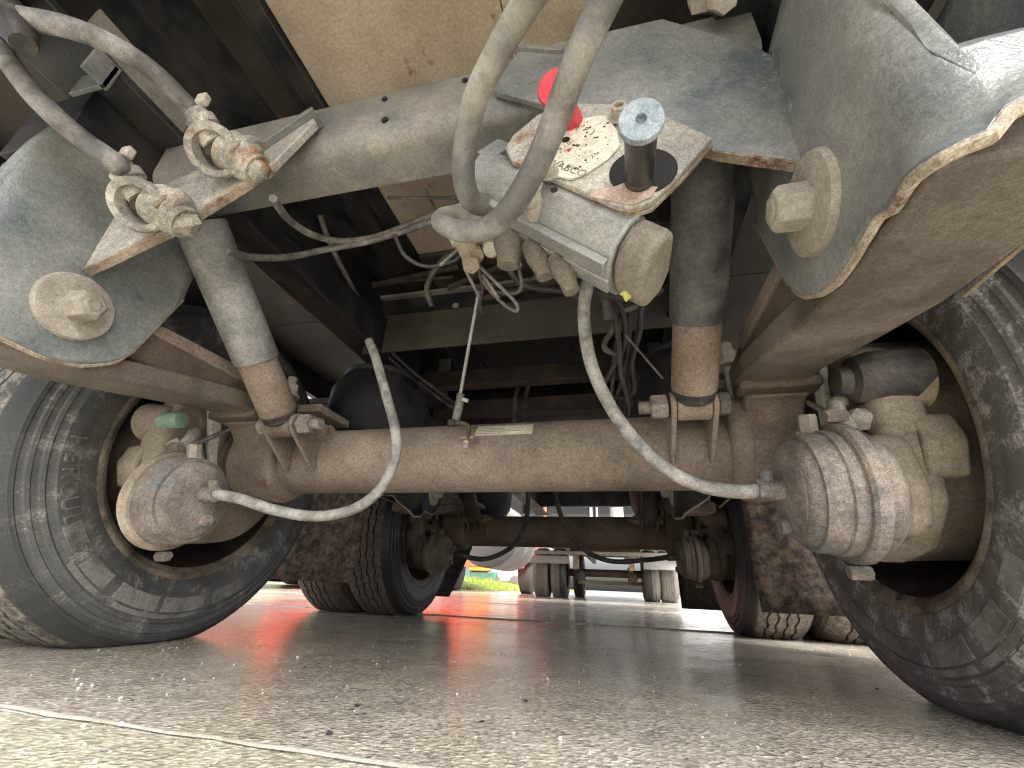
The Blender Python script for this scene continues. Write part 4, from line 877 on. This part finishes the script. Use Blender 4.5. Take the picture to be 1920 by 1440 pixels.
# fuel tank with bands
b = B(); b.lathe((-1.20, 4.95, .70), (-1.20, 6.1, .70), [(0, .05), (.004, .30), (.02, .36), (.04, .375), (1.1, .375), (1.14, .34), (1.15, .05)], 48); ftk = obj('fuel_tank', b, simple('dull_tank_metal', (.20, .19, .175), .45, None, 1, .15), tt, smooth=30)
for y in (5.02, 5.5, 5.95): b = B(); b.lathe((-1.20, y, .70), (-1.20, y + .06, .70), [(0, .379), (.06, .379)], 48); obj('tank_band', b, WG, ftk)
for (px, col, w) in ((945, WHITEM, .05), (1107, WHITEM, .018), (1118, WHITEM, .014), (1155, WHITEM, .075), (1022, ORANGE, .02)):  # after the first, solid pipes stand in for bright slits between panels
    p = Vector(W(px, 940, y=5.2)); b = B(); b.cyl((p.x, 5.2, .75), (p.x, 5.2, 1.6 if col is not ORANGE else 1.6), w, n=20); obj('pipe_and_bright_slit', b, col, tt)

# ================================================================ OTHER VEHICLES AND VERGE
def lorry(x0, x1, y0, y1, label, mat, lamps=True):
    t = thing('lorry', label, 'lorry', ((x0 + x1) / 2, (y0 + y1) / 2, 0))
    b = B(); b.box((x0, y0, .55), (x1, y1, 1.12)); obj('body', b, mat, t, bevel=.04)
    b = B(); b.box((x0 + .05, y0 + .1, .30), (x1 - .05, y1 - .1, .549)); obj('skirt', b, mat, t, bevel=.02)
    for y in (y0 + 1.0, y1 - 1.2):
        for x in (x0 + .02, x1 - .32):
            b = B(); b.lathe((x, y, .5), (x + .3, y, .5), [(0, .40), (.03, .49), (.27, .49), (.3, .40)], 36); w = obj('wheel', b, TY_B, t)
    return t
lorry(-6.2, -3.55, 3.1, 9.3, 'low orange red flatbed added left of the trailer to redden the wet road reflection', ORANGE)  # unseen lorry added for the red reflection, kept low to limit bounce
ob = thing('lorry', 'orange red cab standing beyond the rear truck behind its tank', 'lorry', (-2.6, 10.5, 0))
obj('cab', B().box((-4.0, 9.8, .66), (-1.68, 12.0, 3.0)), ORANGE, ob, bevel=.06)
obj('bumper', B().box((-3.9, 9.7, .50), (-1.75, 9.79, .85)), ORANGE, ob, bevel=.02)
obj('grille', B().box((-3.2, 9.775, 1.2), (-2.1, 9.798, 1.7)), DARK, ob)
obj('windscreen', B().box((-3.85, 9.78, 1.95), (-1.8, 9.797, 2.75)), simple('windscreen_glass', (.03, .04, .05), .08), ob)
for x in (-3.9, -2.05): obj('wheel', B().lathe((x, 10.9, .48), (x + .3, 10.9, .48), [(0, .4), (.03, .48), (.27, .48), (.3, .4)], 32), TY_B, ob)

# grass verge
b = B(); n = 26
rows = []
for j in range(n + 1):
    y = 12.2 + j * 1.1; rows.append([(-60 + i * (56.3 - (j < 2) * 0) / 40 * 1.0 + (.4 * math.sin(j)), y + .5 * math.sin(i * 1.7), 0 + .36 * min(1, (j + .3) / 1.3) * min(1, (40 - i) / 1.2)) for i in range(41)])
b.ring(rows, False, False); vg = struct(obj('grass_bank', b, GRASS))
b = B()
for i in range(9000):
    x = -3.8 - random.random() ** 1.5 * 16; y = 12.4 + random.random() ** 1.5 * 9; z = .36 * min(1, (y - 11.9) / 1.43) * min(1, (-3.7 - x) / 1.69) - .02
    h = random.uniform(.06, .17); a = random.random() * 3.1; w = .012; dx, dy = w * math.cos(a), w * math.sin(a); lx, ly = random.uniform(-.05, .05), random.uniform(-.05, .05)
    b.add([(x - dx, y - dy, z), (x + dx, y + dy, z), (x + lx, y + ly, z + h)], [(0, 1, 2)])
go = obj('grass_blades', b, GRASS); go['kind'] = 'stuff'
# cladded building, parked machines
bl = thing('storage_building', 'low blue grey clad building behind the grass at the left', 'building', (-14, 26, 0))
obj('wall', B().box((-26, 26, 0), (-7.6, 30, 4.5)), WALLM, bl)
for i in range(34): obj('cladding_panel', B().box((-25.9 + i * .54, 25.96, .1), (-25.9 + i * .54 + .5, 25.995, 4.4)), WALLM, bl, bevel=.01)
obj('roof', B().box((-26.3, 25.7, 4.5), (-7.3, 30.3, 4.8)), simple('roof_grey', (.2, .2, .2)), bl)
mc = thing('loader', 'orange loader with green base parked by the building', 'machine', (-6.7, 23, 0))
obj('cab_body', B().box((-7.35, 22.6, .80), (-6.25, 23.6, 1.5)), simple('machine_orange', (.8, .22, .03)), mc, bevel=.05)
obj('chassis', B().box((-7.25, 22.7, .30), (-5.9, 23.5, .79)), simple('machine_green', (.06, .14, .11)), mc, bevel=.05)
for x in (-7.0, -6.2): obj('wheel', B().lathe((x, 22.55, .27), (x + .001, 22.75, .27), [(0, .2), (.02, .27), (.18, .27), (.2, .2)], 20), TY_B, mc)
def car(x, y, label, col, nm='parked_van', k=1.0):
    t = thing(nm, label, 'van', (x, y, 0)); mt = simple(nm + '_paint', col, .35)
    obj('body', B().prism([(x - 2.1 * k, .35), (x + 2.1 * k, .35), (x + 2.1 * k, .95), (x + 1.4 * k, 1.15), (x + .7 * k, 1.95), (x - 2.0 * k, 2.0)], 'y', y - .85, y + .85), mt, t, bevel=.06)
    for dx in (-1.3, 1.3): obj('wheel', B().lathe((x + dx * k, y - .9, .33), (x + dx * k, y - .7, .33), [(0, .26), (.02, .33), (.18, .33), (.2, .26)], 24), TY_B, t)
    obj('window', B().prism([(x + .2 * k, 1.2), (x + 1.2 * k, 1.2), (x + .65 * k, 1.8), (x + .2 * k, 1.8)], 'y', y - .856, y - .852), simple('glass_dark', (.04, .05, .06), .1), t)
car(-5.5, 24, 'white van parked right of the orange loader', (.42, .44, .47), k=.42)
car(4.6, 26, 'pale van parked far right beyond the rear truck', (.6, .62, .62))
for i, (x, h) in enumerate(((-30, 5), (-22, 6), (-2, 4), (14, 6), (24, 5), (36, 7))):
    pass
# lit tail lamp of the rear truck's neighbour is not in view: none built

bpy.context.view_layer.update()
